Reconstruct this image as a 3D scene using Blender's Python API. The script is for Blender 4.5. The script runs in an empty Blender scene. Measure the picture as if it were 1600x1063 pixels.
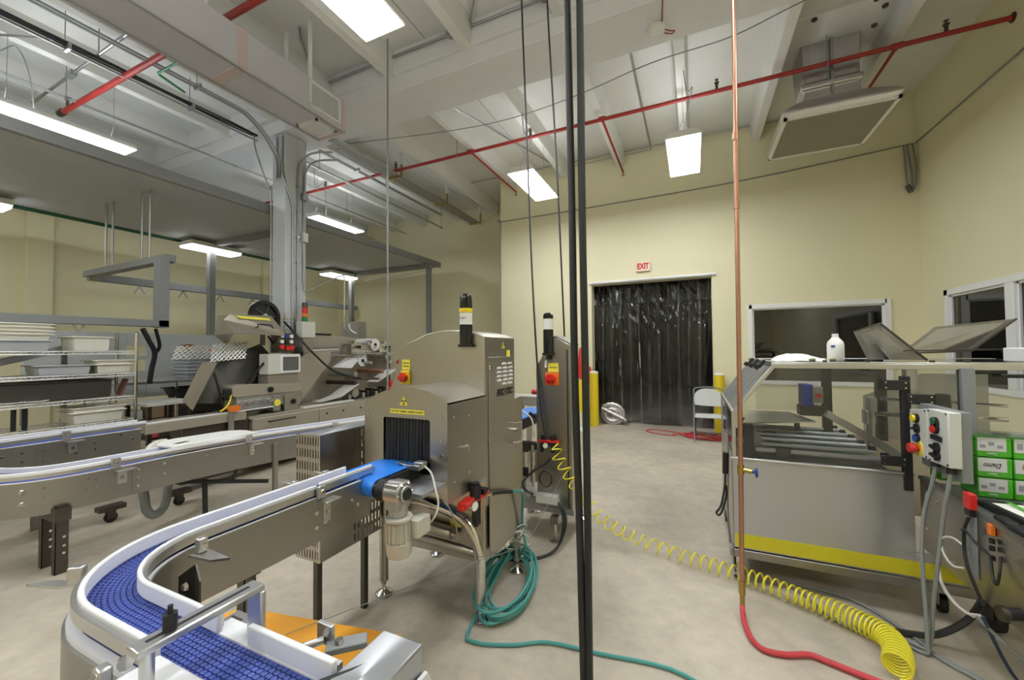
import bpy, bmesh, math, random
from mathutils import Vector, Matrix
rnd = random.Random(11)
SC = bpy.context.scene
COL = SC.collection
PI = math.pi

# ---------------------------------------------------------------- camera
cam_d = bpy.data.cameras.new('camera')
cam = bpy.data.objects.new('camera', cam_d)
COL.objects.link(cam)
cam_d.sensor_fit = 'HORIZONTAL'
cam_d.sensor_width = 36.0
cam_d.lens = 622.77 * 36.0 / 1600.0
cam_d.clip_start = 0.02
cam_d.clip_end = 60
yaw, pit, rol = (math.radians(a) for a in (24.4555, 1.4588, -0.4884))
fw = Vector((-math.sin(yaw) * math.cos(pit), math.cos(yaw) * math.cos(pit), math.sin(pit)))
rt = Vector((math.cos(yaw), math.sin(yaw), 0))
up = rt.cross(fw)
rt2 = math.cos(rol) * rt + math.sin(rol) * up
up2 = -math.sin(rol) * rt + math.cos(rol) * up
M = Matrix((rt2, up2, -fw)).transposed().to_4x4()
M.translation = Vector((0, 0, 1.5))
cam.matrix_world = M
SC.camera = cam

# ---------------------------------------------------------------- world and exposure
w = bpy.data.worlds.new('world')
w.use_nodes = True
w.node_tree.nodes['Background'].inputs[0].default_value = (0.6, 0.65, 0.7, 1)
w.node_tree.nodes['Background'].inputs[1].default_value = 0.02
SC.world = w
SC.view_settings.view_transform = 'Standard'
SC.view_settings.look = 'None'
SC.view_settings.exposure = 0.0
SC.view_settings.gamma = 1.0
SC.view_settings.use_curve_mapping = False
SC.cycles.use_denoising = True
SC.cycles.max_bounces = 8
SC.cycles.diffuse_bounces = 5
SC.cycles.glossy_bounces = 4
SC.cycles.transparent_max_bounces = 24
SC.cycles.caustics_reflective = False
SC.cycles.caustics_refractive = False
SC.cycles.sample_clamp_indirect = 4.0
LAMP = 31.0          # strength of the fluorescent diffusers

# ---------------------------------------------------------------- materials
def new_mat(name):
    m = bpy.data.materials.new(name)
    m.use_nodes = True
    nt = m.node_tree
    return m, nt, nt.nodes['Principled BSDF']

def srgb(r, g, b):
    f = lambda c: (c / 255 / 12.92) if c <= 10.3 else ((c / 255 + 0.055) / 1.055) ** 2.4
    return (f(r), f(g), f(b))

def mat(name, rgb, rough=0.5, metal=0.0, var=0.0, scale=8.0, stretch=None, bump=0.0, rvar=0.0,
        emit=None, spec=None, alpha=None, coat=0.0, detail=4.0, trans=0.0, ior=None):
    """Principled material; var / rvar / bump drive a noise in object space."""
    m, nt, b = new_mat(name)
    c = srgb(*rgb)
    b.inputs['Base Color'].default_value = (*c, 1)
    b.inputs['Roughness'].default_value = rough
    b.inputs['Metallic'].default_value = metal
    if spec is not None: b.inputs['Specular IOR Level'].default_value = spec
    if coat: b.inputs['Coat Weight'].default_value = coat
    if trans: b.inputs['Transmission Weight'].default_value = trans
    if ior: b.inputs['IOR'].default_value = ior
    if emit:
        b.inputs['Emission Color'].default_value = (*c, 1)
        b.inputs['Emission Strength'].default_value = emit
    if alpha is not None: b.inputs['Alpha'].default_value = alpha
    if var or bump or rvar:
        tc = nt.nodes.new('ShaderNodeTexCoord')
        mp = nt.nodes.new('ShaderNodeMapping')
        if stretch: mp.inputs['Scale'].default_value = stretch
        nt.links.new(tc.outputs['Object'], mp.inputs['Vector'])
        n = nt.nodes.new('ShaderNodeTexNoise')
        n.inputs['Scale'].default_value = scale
        n.inputs['Detail'].default_value = detail
        nt.links.new(mp.outputs[0], n.inputs['Vector'])
        if var:
            mx = nt.nodes.new('ShaderNodeMix'); mx.data_type = 'RGBA'
            mx.inputs['A'].default_value = (*(max(0, x * (1 - var)) for x in c), 1)
            mx.inputs['B'].default_value = (*(min(1, x * (1 + var)) for x in c), 1)
            nt.links.new(n.outputs['Fac'], mx.inputs['Factor'])
            nt.links.new(mx.outputs['Result'], b.inputs['Base Color'])
        if rvar:
            mr = nt.nodes.new('ShaderNodeMapRange')
            mr.inputs['From Min'].default_value = 0.3; mr.inputs['From Max'].default_value = 0.7
            mr.inputs['To Min'].default_value = max(0.03, rough - rvar); mr.inputs['To Max'].default_value = min(1, rough + rvar)
            nt.links.new(n.outputs['Fac'], mr.inputs['Value'])
            nt.links.new(mr.outputs[0], b.inputs['Roughness'])
        if bump:
            bp = nt.nodes.new('ShaderNodeBump')
            bp.inputs['Strength'].default_value = bump
            bp.inputs['Distance'].default_value = 0.01
            nt.links.new(n.outputs['Fac'], bp.inputs['Height'])
            nt.links.new(bp.outputs[0], b.inputs['Normal'])
    return m

M_wall = mat('cream wall paint', (226, 220, 187), 0.7, var=0.025, scale=1.3, bump=0.02)
M_ceil = mat('painted concrete ceiling', (222, 222, 218), 0.8, var=0.05, scale=3, bump=0.05)
M_beam = mat('painted concrete beam', (222, 222, 224), 0.75, var=0.05, scale=4, bump=0.05)
M_column = mat('grey painted column', (198, 203, 208), 0.6, var=0.06, scale=6, bump=0.05)
M_white = mat('white paint', (232, 232, 228), 0.5)
M_frame = mat('white aluminium frame', (230, 231, 232), 0.4)
M_pvc = mat('white plastic guide rail', (236, 236, 240), 0.35, var=0.02)
M_steel = mat('brushed stainless steel', (180, 175, 167), 0.31, 1.0, var=0.02, scale=2.0, rvar=0.02, detail=2)
M_steel_h = mat('stainless sheet brushed upright', (184, 186, 190), 0.32, 0.8, var=0.02, scale=2.0, rvar=0.02, detail=2)
M_steel_y = mat('conveyor side plate steel', (158, 156, 152), 0.40, 1.0, var=0.03, scale=3, rvar=0.03, detail=3)
M_alu = mat('bare aluminium', (205, 205, 206), 0.32, 1.0, var=0.04, scale=9)
M_galv = mat('galvanised steel', (176, 178, 180), 0.42, 1.0, var=0.1, scale=14)
M_foil = mat('foil faced duct wrap', (205, 203, 206), 0.38, 1.0, var=0.06, scale=9, bump=0.10, rvar=0.06)
M_ductfoil = mat('smooth duct foil', (214, 213, 220), 0.45, 0.45, var=0.03, scale=5)
M_chrome = mat('polished steel', (210, 208, 205), 0.15, 1.0)
M_darksteel = mat('dark steel', (92, 88, 82), 0.4, 0.9, var=0.1, scale=6)
M_gunmetal = mat('dark gunmetal panel', (78, 76, 70), 0.45, 0.8, var=0.1, scale=4)  # dark grey shared by hood inside, packer bed, bin and posts
M_black = mat('black rubber', (24, 24, 26), 0.55)
M_blackgloss = mat('black gloss plastic', (18, 18, 20), 0.18)
M_cable = mat('black cable sheath', (30, 32, 34), 0.5)
M_greycable = mat('grey cable sheath', (134, 137, 136), 0.5)
M_whitecable = mat('white cable sheath', (214, 212, 204), 0.45)
M_red = mat('red pipe paint', (158, 46, 44), 0.45, var=0.1, scale=10)
M_redhose = mat('red rubber hose', (196, 62, 72), 0.45)
M_redplastic = mat('red plastic', (206, 42, 36), 0.35)
M_pink = mat('pink red rubber', (214, 84, 92), 0.5)
M_orange = mat('orange lacquered plywood', (240, 168, 58), 0.4, var=0.08, scale=5, stretch=(1, 8, 1))
M_orangep = mat('orange plastic', (230, 120, 40), 0.4)
M_yellow = mat('yellow paint', (232, 204, 40), 0.45)
M_stripe = mat('yellow vinyl stripe', (206, 196, 40), 0.4)
M_yhose = mat('yellow coil hose', (232, 220, 60), 0.35)
M_label = mat('yellow warning sticker', (238, 226, 84), 0.4)
M_teal = mat('teal air hose', (74, 150, 146), 0.4)
M_green = mat('green plastic', (40, 130, 80), 0.4)
M_greenpipe = mat('green pipe paint', (38, 92, 62), 0.5)
M_bluebelt = mat('blue food belt', (38, 122, 222), 0.35, var=0.03, scale=6)
M_bluemod = mat('blue modular belt', (68, 86, 162), 0.4, var=0.15, scale=60)
M_bluegap = mat('dark blue belt underside', (34, 42, 92), 0.6)
M_blue = mat('blue plastic', (34, 66, 160), 0.4)
M_copper = mat('copper pipe', (186, 138, 114), 0.32, 0.85, var=0.12, scale=14)
M_brass = mat('brass fitting', (176, 148, 84), 0.35, 1.0)
M_greybox = mat('light grey enclosure', (206, 206, 200), 0.4)
M_motor = mat('grey motor paint', (190, 186, 174), 0.45, var=0.04)
M_castalu = mat('cast aluminium gearbox', (186, 186, 184), 0.38, 0.9, var=0.15, scale=30, bump=0.2)
M_greypaint = mat('grey painted steel', (132, 134, 136), 0.5, var=0.03)
M_mezz = mat('grey mezzanine soffit', (186, 189, 190), 0.7, var=0.04, scale=2)
M_tray = mat('grey cable tray paint', (124, 126, 128), 0.5, var=0.05)
M_poly = mat('pale grey plastic', (224, 224, 218), 0.45)
M_tub = mat('off white food tub', (226, 224, 214), 0.45)
M_greytub = mat('pale blue grey tub', (186, 190, 198), 0.45)
M_cardboard = mat('cardboard', (176, 150, 112), 0.8, var=0.08)
M_brown = mat('reddish brown plastic', (120, 78, 64), 0.6)
M_paper = mat('white paper', (238, 236, 228), 0.7)
M_film = mat('printed white film', (226, 224, 222), 0.4, var=0.1, scale=40)
M_packgreen = mat('green pack print', (76, 176, 40), 0.35)
M_packwhite = mat('white pack print', (214, 214, 218), 0.35)
M_ink = mat('black ink', (26, 24, 30), 0.5)
M_inkblue = mat('blue ink', (40, 80, 160), 0.5)
M_navy = mat('dark blue cable', (44, 62, 96), 0.45)
M_inkgrey = mat('grey ink', (150, 150, 160), 0.5)
M_inkred = mat('red sign lettering', (205, 30, 44), 0.5)
M_screen = mat('dark lcd screen', (96, 98, 96), 0.25)
M_dark = mat('unlit room shade', (30, 30, 33), 0.8)  # darkness of the unlit rooms put into their wall colour
M_filter = mat('dusty grey filter pad', (146, 138, 122), 0.9, var=0.12, scale=20, bump=0.1)
M_chair = mat('pale grey chair plastic', (216, 218, 218), 0.45)
M_foamtape = mat('pale insulation tape', (205, 186, 186), 0.6, var=0.15, scale=40)
M_greybrown = mat('brown grey hood steel', (158, 150, 138), 0.42, 0.5, var=0.06, scale=4)

for m_ in (M_steel_h,):
    bb_ = m_.node_tree.nodes['Principled BSDF']; bb_.inputs['Anisotropic'].default_value = 0.75; bb_.inputs['Anisotropic Rotation'].default_value = 0.25
M_rod = mat('bright rod', (222, 224, 226), 0.30, 0.15)
M_olive = mat('olive knob', (96, 112, 50), 0.5)
M_tread = mat('bright tread plate', (206, 207, 209), 0.32, 0.6)
M_treadbar = mat('tread bar', (150, 152, 154), 0.3, 0.8)
M_wire = mat('bright shelf wire', (222, 222, 220), 0.3, 0.5)
M_cabinet = mat('tan grey machine cabinet', (176, 168, 154), 0.38, 0.4, var=0.03, scale=3)
M_partition = mat('light grey partition sheet', (184, 188, 190), 0.5, var=0.03)
M_valve = mat('dark blue valve wheel', (38, 62, 140), 0.45)
def diffuser_mat(name='fluorescent diffuser', k=1.0):
    m, nt, b = new_mat(name)
    b.inputs['Base Color'].default_value = (1, 1, 1, 1)
    b.inputs['Emission Color'].default_value = (0.95, 0.985, 1.0, 1)
    b.inputs['Emission Strength'].default_value = LAMP * k
    return m
M_lamp = diffuser_mat()
M_uplamp = diffuser_mat('fluorescent uplight slot', 0.25)
M_lowlamp = diffuser_mat('small fluorescent lens', 0.3)

def glass_mat(name, tint, opacity, rough=0.03, spec=0.5, gloss=(0.9, 0.9, 0.92)):
    """Thin sheet: see-through tint mixed with a fresnel reflection and a little haze."""
    m = bpy.data.materials.new(name)
    m.use_nodes = True
    nt = m.node_tree
    nt.nodes.clear()
    o = nt.nodes.new('ShaderNodeOutputMaterial')
    tr = nt.nodes.new('ShaderNodeBsdfTransparent'); tr.inputs[0].default_value = (*srgb(*tint), 1)
    df = nt.nodes.new('ShaderNodeBsdfDiffuse'); df.inputs[0].default_value = (*srgb(200, 198, 190), 1)
    gl = nt.nodes.new('ShaderNodeBsdfGlossy'); gl.inputs['Roughness'].default_value = rough
    gl.inputs[0].default_value = (*gloss, 1)
    fr = nt.nodes.new('ShaderNodeFresnel'); fr.inputs[0].default_value = 1.3 + 0.4 * spec
    m1 = nt.nodes.new('ShaderNodeMixShader'); m1.inputs[0].default_value = opacity
    tl = nt.nodes.new('ShaderNodeBsdfTranslucent'); tl.inputs[0].default_value = (*srgb(225, 223, 214), 1)
    md = nt.nodes.new('ShaderNodeMixShader'); md.inputs[0].default_value = 0.5
    nt.links.new(df.outputs[0], md.inputs[1]); nt.links.new(tl.outputs[0], md.inputs[2])
    nt.links.new(tr.outputs[0], m1.inputs[1]); nt.links.new(md.outputs[0], m1.inputs[2])
    m2 = nt.nodes.new('ShaderNodeMixShader')
    nt.links.new(fr.outputs[0], m2.inputs[0])
    nt.links.new(m1.outputs[0], m2.inputs[1]); nt.links.new(gl.outputs[0], m2.inputs[2])
    nt.links.new(m2.outputs[0], o.inputs[0])
    return m
M_glass = glass_mat('window glass', (120, 124, 128), 0.0, 0.01, 1.6)
M_poly_guard = glass_mat('clear polycarbonate guard', (246, 247, 247), 0.04, 0.04, 0.2)
M_smoked = glass_mat('dusty clear lid', (240, 238, 230), 0.58, 0.06, 0.15)
M_strip = glass_mat('clear vinyl strip', (240, 241, 243), 0.03, 0.06, 0.8)
M_stripedge = glass_mat('vinyl strip edge', (235, 238, 240), 0.30, 0.2, 0.5)
M_wrap = glass_mat('clear stretch film', (240, 240, 240), 0.15, 0.15, 0.5)

def floor_mat():
    m, nt, b = new_mat('worn sealed concrete')
    tc = nt.nodes.new('ShaderNodeTexCoord')
    def noise(scale, detail, sx=1, sy=1):
        mp = nt.nodes.new('ShaderNodeMapping'); mp.inputs['Scale'].default_value = (sx, sy, 1)
        n = nt.nodes.new('ShaderNodeTexNoise'); n.inputs['Scale'].default_value = scale; n.inputs['Detail'].default_value = detail
        n.inputs['Roughness'].default_value = 0.65
        nt.links.new(tc.outputs['Object'], mp.inputs[0]); nt.links.new(mp.outputs[0], n.inputs['Vector'])
        return n
    n1 = noise(0.7, 6); n2 = noise(9, 8); n3 = noise(70, 3)
    r = nt.nodes.new('ShaderNodeValToRGB')
    e = r.color_ramp.elements
    e[0].position = 0.3; e[0].color = (*srgb(162, 153, 140), 1)
    e[1].position = 0.75; e[1].color = (*srgb(204, 193, 174), 1)
    nt.links.new(n1.outputs['Fac'], r.inputs[0])
    mx = nt.nodes.new('ShaderNodeMix'); mx.data_type = 'RGBA'; mx.blend_type = 'OVERLAY'; mx.inputs['Factor'].default_value = 0.45
    nt.links.new(r.outputs[0], mx.inputs['A']); nt.links.new(n2.outputs['Color'], mx.inputs['B'])
    bw = nt.nodes.new('ShaderNodeRGBToBW'); nt.links.new(n2.outputs['Color'], bw.inputs[0]); nt.links.new(bw.outputs[0], mx.inputs['B'])
    # pale chips and scuffs
    r3 = nt.nodes.new('ShaderNodeValToRGB'); r3.color_ramp.elements[0].position = 0.70; r3.color_ramp.elements[1].position = 0.76
    nt.links.new(n3.outputs['Fac'], r3.inputs[0])
    m2 = nt.nodes.new('ShaderNodeMix'); m2.data_type = 'RGBA'; m2.inputs['B'].default_value = (*srgb(214, 208, 196), 1)
    ml = nt.nodes.new('ShaderNodeMath'); ml.operation = 'MULTIPLY'; ml.inputs[1].default_value = 0.5
    nt.links.new(r3.outputs[0], ml.inputs[0]); nt.links.new(ml.outputs[0], m2.inputs['Factor'])
    nt.links.new(mx.outputs['Result'], m2.inputs['A'])
    nt.links.new(m2.outputs['Result'], b.inputs['Base Color'])
    mr = nt.nodes.new('ShaderNodeMapRange'); mr.inputs['To Min'].default_value = 0.45; mr.inputs['To Max'].default_value = 0.75
    nt.links.new(n2.outputs['Fac'], mr.inputs['Value']); nt.links.new(mr.outputs[0], b.inputs['Roughness'])
    bp = nt.nodes.new('ShaderNodeBump'); bp.inputs['Strength'].default_value = 0.12; bp.inputs['Distance'].default_value = 0.005
    nt.links.new(n2.outputs['Fac'], bp.inputs['Height']); nt.links.new(bp.outputs[0], b.inputs['Normal'])
    return m
M_floor = floor_mat()

# ---------------------------------------------------------------- mesh builder
class MB:
    def __init__(s):
        s.v = []; s.f = []
    def add(s, vs, fs):
        n = len(s.v)
        s.v += [Vector(p) for p in vs]
        s.f += [tuple(i + n for i in f) for f in fs]
        return s
    def box(s, x0, y0, z0, x1, y1, z1):
        x0, x1 = min(x0, x1), max(x0, x1); y0, y1 = min(y0, y1), max(y0, y1); z0, z1 = min(z0, z1), max(z0, z1)
        return s.add([(x0, y0, z0), (x1, y0, z0), (x1, y1, z0), (x0, y1, z0), (x0, y0, z1), (x1, y0, z1), (x1, y1, z1), (x0, y1, z1)],
                     [(3, 2, 1, 0), (4, 5, 6, 7), (0, 1, 5, 4), (1, 2, 6, 5), (2, 3, 7, 6), (3, 0, 4, 7)])
    def obox(s, c, size, rz=0, rx=0, ry=0):
        R = Matrix.Rotation(rz, 3, 'Z') @ Matrix.Rotation(ry, 3, 'Y') @ Matrix.Rotation(rx, 3, 'X')
        a, b, d = (q / 2 for q in size)
        P = [(-a, -b, -d), (a, -b, -d), (a, b, -d), (-a, b, -d), (-a, -b, d), (a, -b, d), (a, b, d), (-a, b, d)]
        return s.add([Vector(c) + R @ Vector(p) for p in P],
                     [(3, 2, 1, 0), (4, 5, 6, 7), (0, 1, 5, 4), (1, 2, 6, 5), (2, 3, 7, 6), (3, 0, 4, 7)])
    def beam(s, p, q, w, h, upv=(0, 0, 1)):
        p, q = Vector(p), Vector(q); d = (q - p).normalized(); u = Vector(upv)
        a = d.cross(u)
        if a.length < 1e-4: a = d.cross(Vector((1, 0, 0)))
        a.normalize(); u = a.cross(d).normalized()
        a *= w / 2; u *= h / 2
        return s.add([p - a - u, p + a - u, p + a + u, p - a + u, q - a - u, q + a - u, q + a + u, q - a + u],
                     [(0, 1, 2, 3), (7, 6, 5, 4), (0, 4, 5, 1), (1, 5, 6, 2), (2, 6, 7, 3), (3, 7, 4, 0)])
    def cyl(s, p, q, r, n=14, r2=None, caps=True):
        p, q = Vector(p), Vector(q); r2 = r if r2 is None else r2
        d = (q - p).normalized()
        a = d.orthogonal().normalized(); b = d.cross(a)
        vs = []
        for c, rr in ((p, r), (q, r2)):
            for i in range(n):
                t = 2 * PI * i / n
                vs.append(c + (a * math.cos(t) + b * math.sin(t)) * rr)
        fs = [(i, (i + 1) % n, n + (i + 1) % n, n + i) for i in range(n)]
        if caps: fs += [tuple(range(n - 1, -1, -1)), tuple(range(n, 2 * n))]
        return s.add(vs, fs)
    def tube(s, pts, r, n=8, closed=False):
        pts = [Vector(p) for p in pts]; m = len(pts)
        rr = r if hasattr(r, '__len__') else [r] * m
        prev = None; vs = []
        for i, p in enumerate(pts):
            if closed: d = pts[(i + 1) % m] - pts[i - 1]
            else: d = pts[min(i + 1, m - 1)] - pts[max(i - 1, 0)]
            if d.length < 1e-9: d = Vector((0, 0, 1))
            d.normalize()
            if prev is None: a = d.orthogonal().normalized()
            else:
                a = prev - d * prev.dot(d)
                a = a.normalized() if a.length > 1e-6 else d.orthogonal().normalized()
            prev = a; b = d.cross(a)
            for k in range(n):
                t = 2 * PI * k / n
                vs.append(p + (a * math.cos(t) + b * math.sin(t)) * rr[i])
        fs = []
        for i in range(m if closed else m - 1):
            j = (i + 1) % m
            for k in range(n):
                l = (k + 1) % n
                fs.append((i * n + k, i * n + l, j * n + l, j * n + k))
        if not closed:
            fs += [tuple(range(n - 1, -1, -1)), tuple(range((m - 1) * n, m * n))]
        return s.add(vs, fs)
    def prism(s, poly, axis, a, b):
        """2-D outline pushed along an axis: x -> (y,z), y -> (x,z), z -> (x,y)."""
        def P(u, v, t): return {'x': (t, u, v), 'y': (u, t, v), 'z': (u, v, t)}[axis]
        n = len(poly)
        vs = [P(u, v, a) for u, v in poly] + [P(u, v, b) for u, v in poly]
        fs = [(i, (i + 1) % n, n + (i + 1) % n, n + i) for i in range(n)] + [tuple(range(n - 1, -1, -1)), tuple(range(n, 2 * n))]
        return s.add(vs, fs)
    def lathe(s, prof, c=(0, 0, 0), n=20, axis='z'):
        """(radius, height) profile turned about an axis through c."""
        c = Vector(c); vs = []
        for r, h in prof:
            for k in range(n):
                t = 2 * PI * k / n; u, v = r * math.cos(t), r * math.sin(t)
                vs.append(c + Vector({'z': (u, v, h), 'y': (u, h, v), 'x': (h, u, v)}[axis]))
        m = len(prof)
        fs = [(i * n + k, i * n + (k + 1) % n, (i + 1) * n + (k + 1) % n, (i + 1) * n + k) for i in range(m - 1) for k in range(n)]
        fs += [tuple(range(n - 1, -1, -1)), tuple(range((m - 1) * n, m * n))]
        return s.add(vs, fs)
    def sheet(s, poly, t):
        """Flat polygon in space with thickness t along its normal."""
        P = [Vector(p) for p in poly]; n = len(P)
        nr = (P[1] - P[0]).cross(P[2] - P[0]).normalized() * t
        return s.add(P + [p + nr for p in P], [tuple(range(n - 1, -1, -1)), tuple(range(n, 2 * n))] + [(i, (i + 1) % n, n + (i + 1) % n, n + i) for i in range(n)])
    def sweep(s, path, prof, closed=False):
        """Profile (offset sideways, height) swept along a path in plan; the path carries its own z."""
        P = [Vector(p) for p in path]; m = len(P); k = len(prof); vs = []
        for i in range(m):
            d = P[min(i + 1, m - 1)] - P[max(i - 1, 0)]; d.z = 0; d.normalize()
            a = Vector((d.y, -d.x, 0))          # to the right of travel
            for o, h in prof: vs.append(P[i] + a * o + Vector((0, 0, h)))
        fs = []
        for i in range(m - 1):
            for j in range(k):
                l = (j + 1) % k
                fs.append((i * k + j, i * k + l, (i + 1) * k + l, (i + 1) * k + j))
        fs += [tuple(range(k - 1, -1, -1)), tuple(range((m - 1) * k, m * k))]
        return s.add(vs, fs)
    def slots(s, o, u, v, nu, nv, hu, hv, fill=None):
        """Plate spanned by vectors u, v from o with nu x nv real slots; hu, hv is the open share of each cell."""
        o, u, v = Vector(o), Vector(u), Vector(v)
        for i in range(nu):
            for j in range(nv):
                a, b = i / nu, (i + 1) / nu; c, d = j / nv, (j + 1) / nv
                if fill and fill((a + b) / 2, (c + d) / 2):
                    s.add([o + u * a + v * c, o + u * b + v * c, o + u * b + v * d, o + u * a + v * d], [(0, 1, 2, 3)]); continue
                ga, gc = (b - a) * (1 - hu) / 2, (d - c) * (1 - hv) / 2
                q = [(a, c), (b, c), (b, d), (a, d), (a + ga, c + gc), (b - ga, c + gc), (b - ga, d - gc), (a + ga, d - gc)]
                s.add([o + u * x + v * y for x, y in q], [(0, 1, 5, 4), (1, 2, 6, 5), (2, 3, 7, 6), (3, 0, 4, 7)])
        return s
    def build(s, name, m, parent=None, bevel=0.0, solid=0.0, sharp=35, loc=None):
        off = Vector((0, 0, 0)) if loc is None else Vector(loc)
        if parent is not None:
            q = parent
            while q is not None: off = off + q.location; q = q.parent
        me = bpy.data.meshes.new(name)
        me.from_pydata([p - off for p in s.v], [], s.f)
        me.materials.append(m)
        bm = bmesh.new(); bm.from_mesh(me)
        bmesh.ops.recalc_face_normals(bm, faces=bm.faces[:])
        bm.to_mesh(me); bm.free()
        if not solid:
            for p in me.polygons: p.use_smooth = True
            me.set_sharp_from_angle(angle=math.radians(sharp))
        o = bpy.data.objects.new(name, me); COL.objects.link(o)
        if loc is not None: o.location = loc
        if parent is not None: o.parent = parent
        if solid:
            md = o.modifiers.new('solid', 'SOLIDIFY'); md.thickness = solid; md.offset = 0
        if bevel:
            md = o.modifiers.new('bevel', 'BEVEL'); md.width = bevel; md.segments = 2; md.limit_method = 'ANGLE'; md.angle_limit = math.radians(40)
        return o

def tag(o, label, cat, group=None, kind=None):
    o['label'] = label; o['category'] = cat
    if group: o['group'] = group
    if kind: o['kind'] = kind
    return o
def thing(name, label, cat, loc=(0, 0, 0), group=None):
    o = bpy.data.objects.new(name, None); COL.objects.link(o)
    o.location = loc; o.empty_display_size = 0.05
    return tag(o, label, cat, group)
def lab(o, label): o['label'] = label; return o
def struct(o): o['kind'] = 'structure'; return o
def copy_tree(o, parent=None):
    c = o.copy(); COL.objects.link(c)
    if parent is not None: c.parent = parent
    for ch in list(o.children): copy_tree(ch, c)
    return c
def B(*a): return MB().box(*a)
def CY(*a, **k): return MB().cyl(*a, **k)
def TU(*a, **k): return MB().tube(*a, **k)
def smooth(pts, n=8, closed=False):
    """Catmull-Rom through the points."""
    P = [Vector(p) for p in pts]; out = []; m = len(P)
    for i in range(m if closed else m - 1):
        a = P[(i - 1) % m] if closed or i > 0 else P[0] * 2 - P[1]
        b = P[i]; c = P[(i + 1) % m]
        d = P[(i + 2) % m] if closed or i + 2 < m else P[-1] * 2 - P[-2]
        for k in range(n):
            t = k / n
            out.append(0.5 * ((2 * b) + (c - a) * t + (2 * a - 5 * b + 4 * c - d) * t * t + (3 * b - a - 3 * c + d) * t ** 3))
    if not closed: out.append(P[-1])
    return out
def text(s, name, m, size, origin, xdir, ydir, parent, depth=0.0008, shear=0.0, fit=None, align='CENTER', bold=0.0):
    """Flat lettering standing on a surface: xdir along the line, ydir up the letters."""
    c = bpy.data.curves.new(name, 'FONT'); c.body = s; c.size = size; c.shear = shear
    c.align_x = align; c.align_y = 'CENTER'; c.extrude = depth; c.resolution_u = 3; c.offset = bold
    t = bpy.data.objects.new(name, c); COL.objects.link(t)
    dg = bpy.context.evaluated_depsgraph_get(); dg.update()
    me = bpy.data.meshes.new_from_object(t.evaluated_get(dg))
    bpy.data.objects.remove(t)
    X, Y = Vector(xdir).normalized(), Vector(ydir).normalized(); Z = X.cross(Y)
    q = Vector(origin)
    p = parent
    while p is not None: q = q - p.location; p = p.parent
    wx = max(v.co.x for v in me.vertices) - min(v.co.x for v in me.vertices)
    k = (fit / wx) if fit else 1.0
    for v in me.vertices: v.co = q + X * v.co.x * k + Y * v.co.y + Z * v.co.z
    me.materials.clear(); me.materials.append(m)
    o = bpy.data.objects.new(name, me); COL.objects.link(o); o.parent = parent
    return o
# ================================================================ the room
XR, XL, YF, YN, YR, XC, ZC = 3.14, -10.5, 7.98, -4.5, 9.40, -3.88, 5.39
floor = MB().add([(XL - .3, YN - .3, 0), (XR + .3, YN - .3, 0), (XR + .3, 18.4, 0), (XL - .3, 18.4, 0)], [(0, 1, 2, 3)]).build('floor', M_floor)
tag(floor, 'worn beige sealed concrete floor with scuffs', 'floor', kind='structure')
# faint saw-cut joint in the slab
ceil = tag(B(XL - .3, YN - .3, ZC + .10, XR + .3, YR + .3, ZC + .25).build('ceiling', M_ceil), 'off-white concrete double tee ceiling with ribs', 'ceiling', kind='structure')
x = 1.63 - 2.3 * 6
while x < XR + 2:
    a, b = max(XL - .2, x + .006), min(XR + .2, x + 2.3 - .006)
    if b > a: B(a, YN - .2, ZC, b, YR + .2, ZC + .11).build('tee_slab', M_ceil, ceil)
    x += 2.3
for k in range(-5, 2):
    for d in (-.57, .57):
        x = .48 + 2.3 * k + d
        if XL < x < XR:
            MB().prism([(x - .06, ZC - .30), (x + .06, ZC - .30), (x + .095, ZC + .02), (x - .095, ZC + .02)], 'y', YN, YR - .01).build('rib', M_ceil, ceil, bevel=.008)
bm_ = MB().prism([(4.05, 4.9), (4.67, 4.9), (4.67, ZC + .02), (4.05, ZC + .02)], 'x', XL, XR)
bm_.prism([(4.00, 5.10), (4.06, 5.10), (4.06, ZC + .02), (4.00, ZC + .02)], 'x', XL, XR)
bm_.build('girder', M_beam, ceil, bevel=.01)

def wall(name, label, *boxes):
    m = MB()
    for b in boxes: m.box(*b)
    return tag(m.build(name, M_wall), label, 'wall', kind='structure')
DX0, DX1, DZ = -1.865, 0.33, 2.80
WX0, WX1, WZ0, WZ1 = .905, 2.70, .95, 2.175
YW = YF + .22
wall('wall_far', 'cream far wall with the strip curtain doorway',
     (XC, YF, 0, DX0, YW, ZC), (DX0, YF, DZ, DX1, YW, ZC), (DX1, YF, 0, WX0, YW, ZC),
     (WX0, YF, 0, WX1, YW, WZ0), (WX0, YF, WZ1, WX1, YW, ZC), (WX1, YF, 0, XR, YW, ZC))
wall('wall_return', 'short cream wall stepping back beside the far wall', (XC, YW, 0, XC + .12, YR, ZC))
wall('wall_far_left', 'recessed cream far wall behind the mezzanine', (XL, YR, 0, XC + .12, YR + .2, ZC))
RY0, RY1, RZ0, RZ1 = 4.1, 7.27, 1.02, 2.185
wall('wall_right', 'cream right wall with the dark glazed window', (XR, YN, 0, XR + .2, RY0, ZC), (XR, RY0, 0, XR + .2, RY1, RZ0), (XR, RY0, RZ1, XR + .2, RY1, ZC), (XR, RY1, 0, XR + .2, YW, ZC))
wl = wall('wall_left', 'cream left wall with shallow pilasters', (XL - .2, YN, 0, XL, YR, ZC))
for y in (2.75, 6.9):
    B(XL, y, 0, XL + .10, y + .32, ZC - .3).build('pilaster', M_wall, wl, bevel=.01)
wall('wall_near', 'cream wall behind the camera', (XL, YN - .2, 0, XR, YN, ZC))
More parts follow.
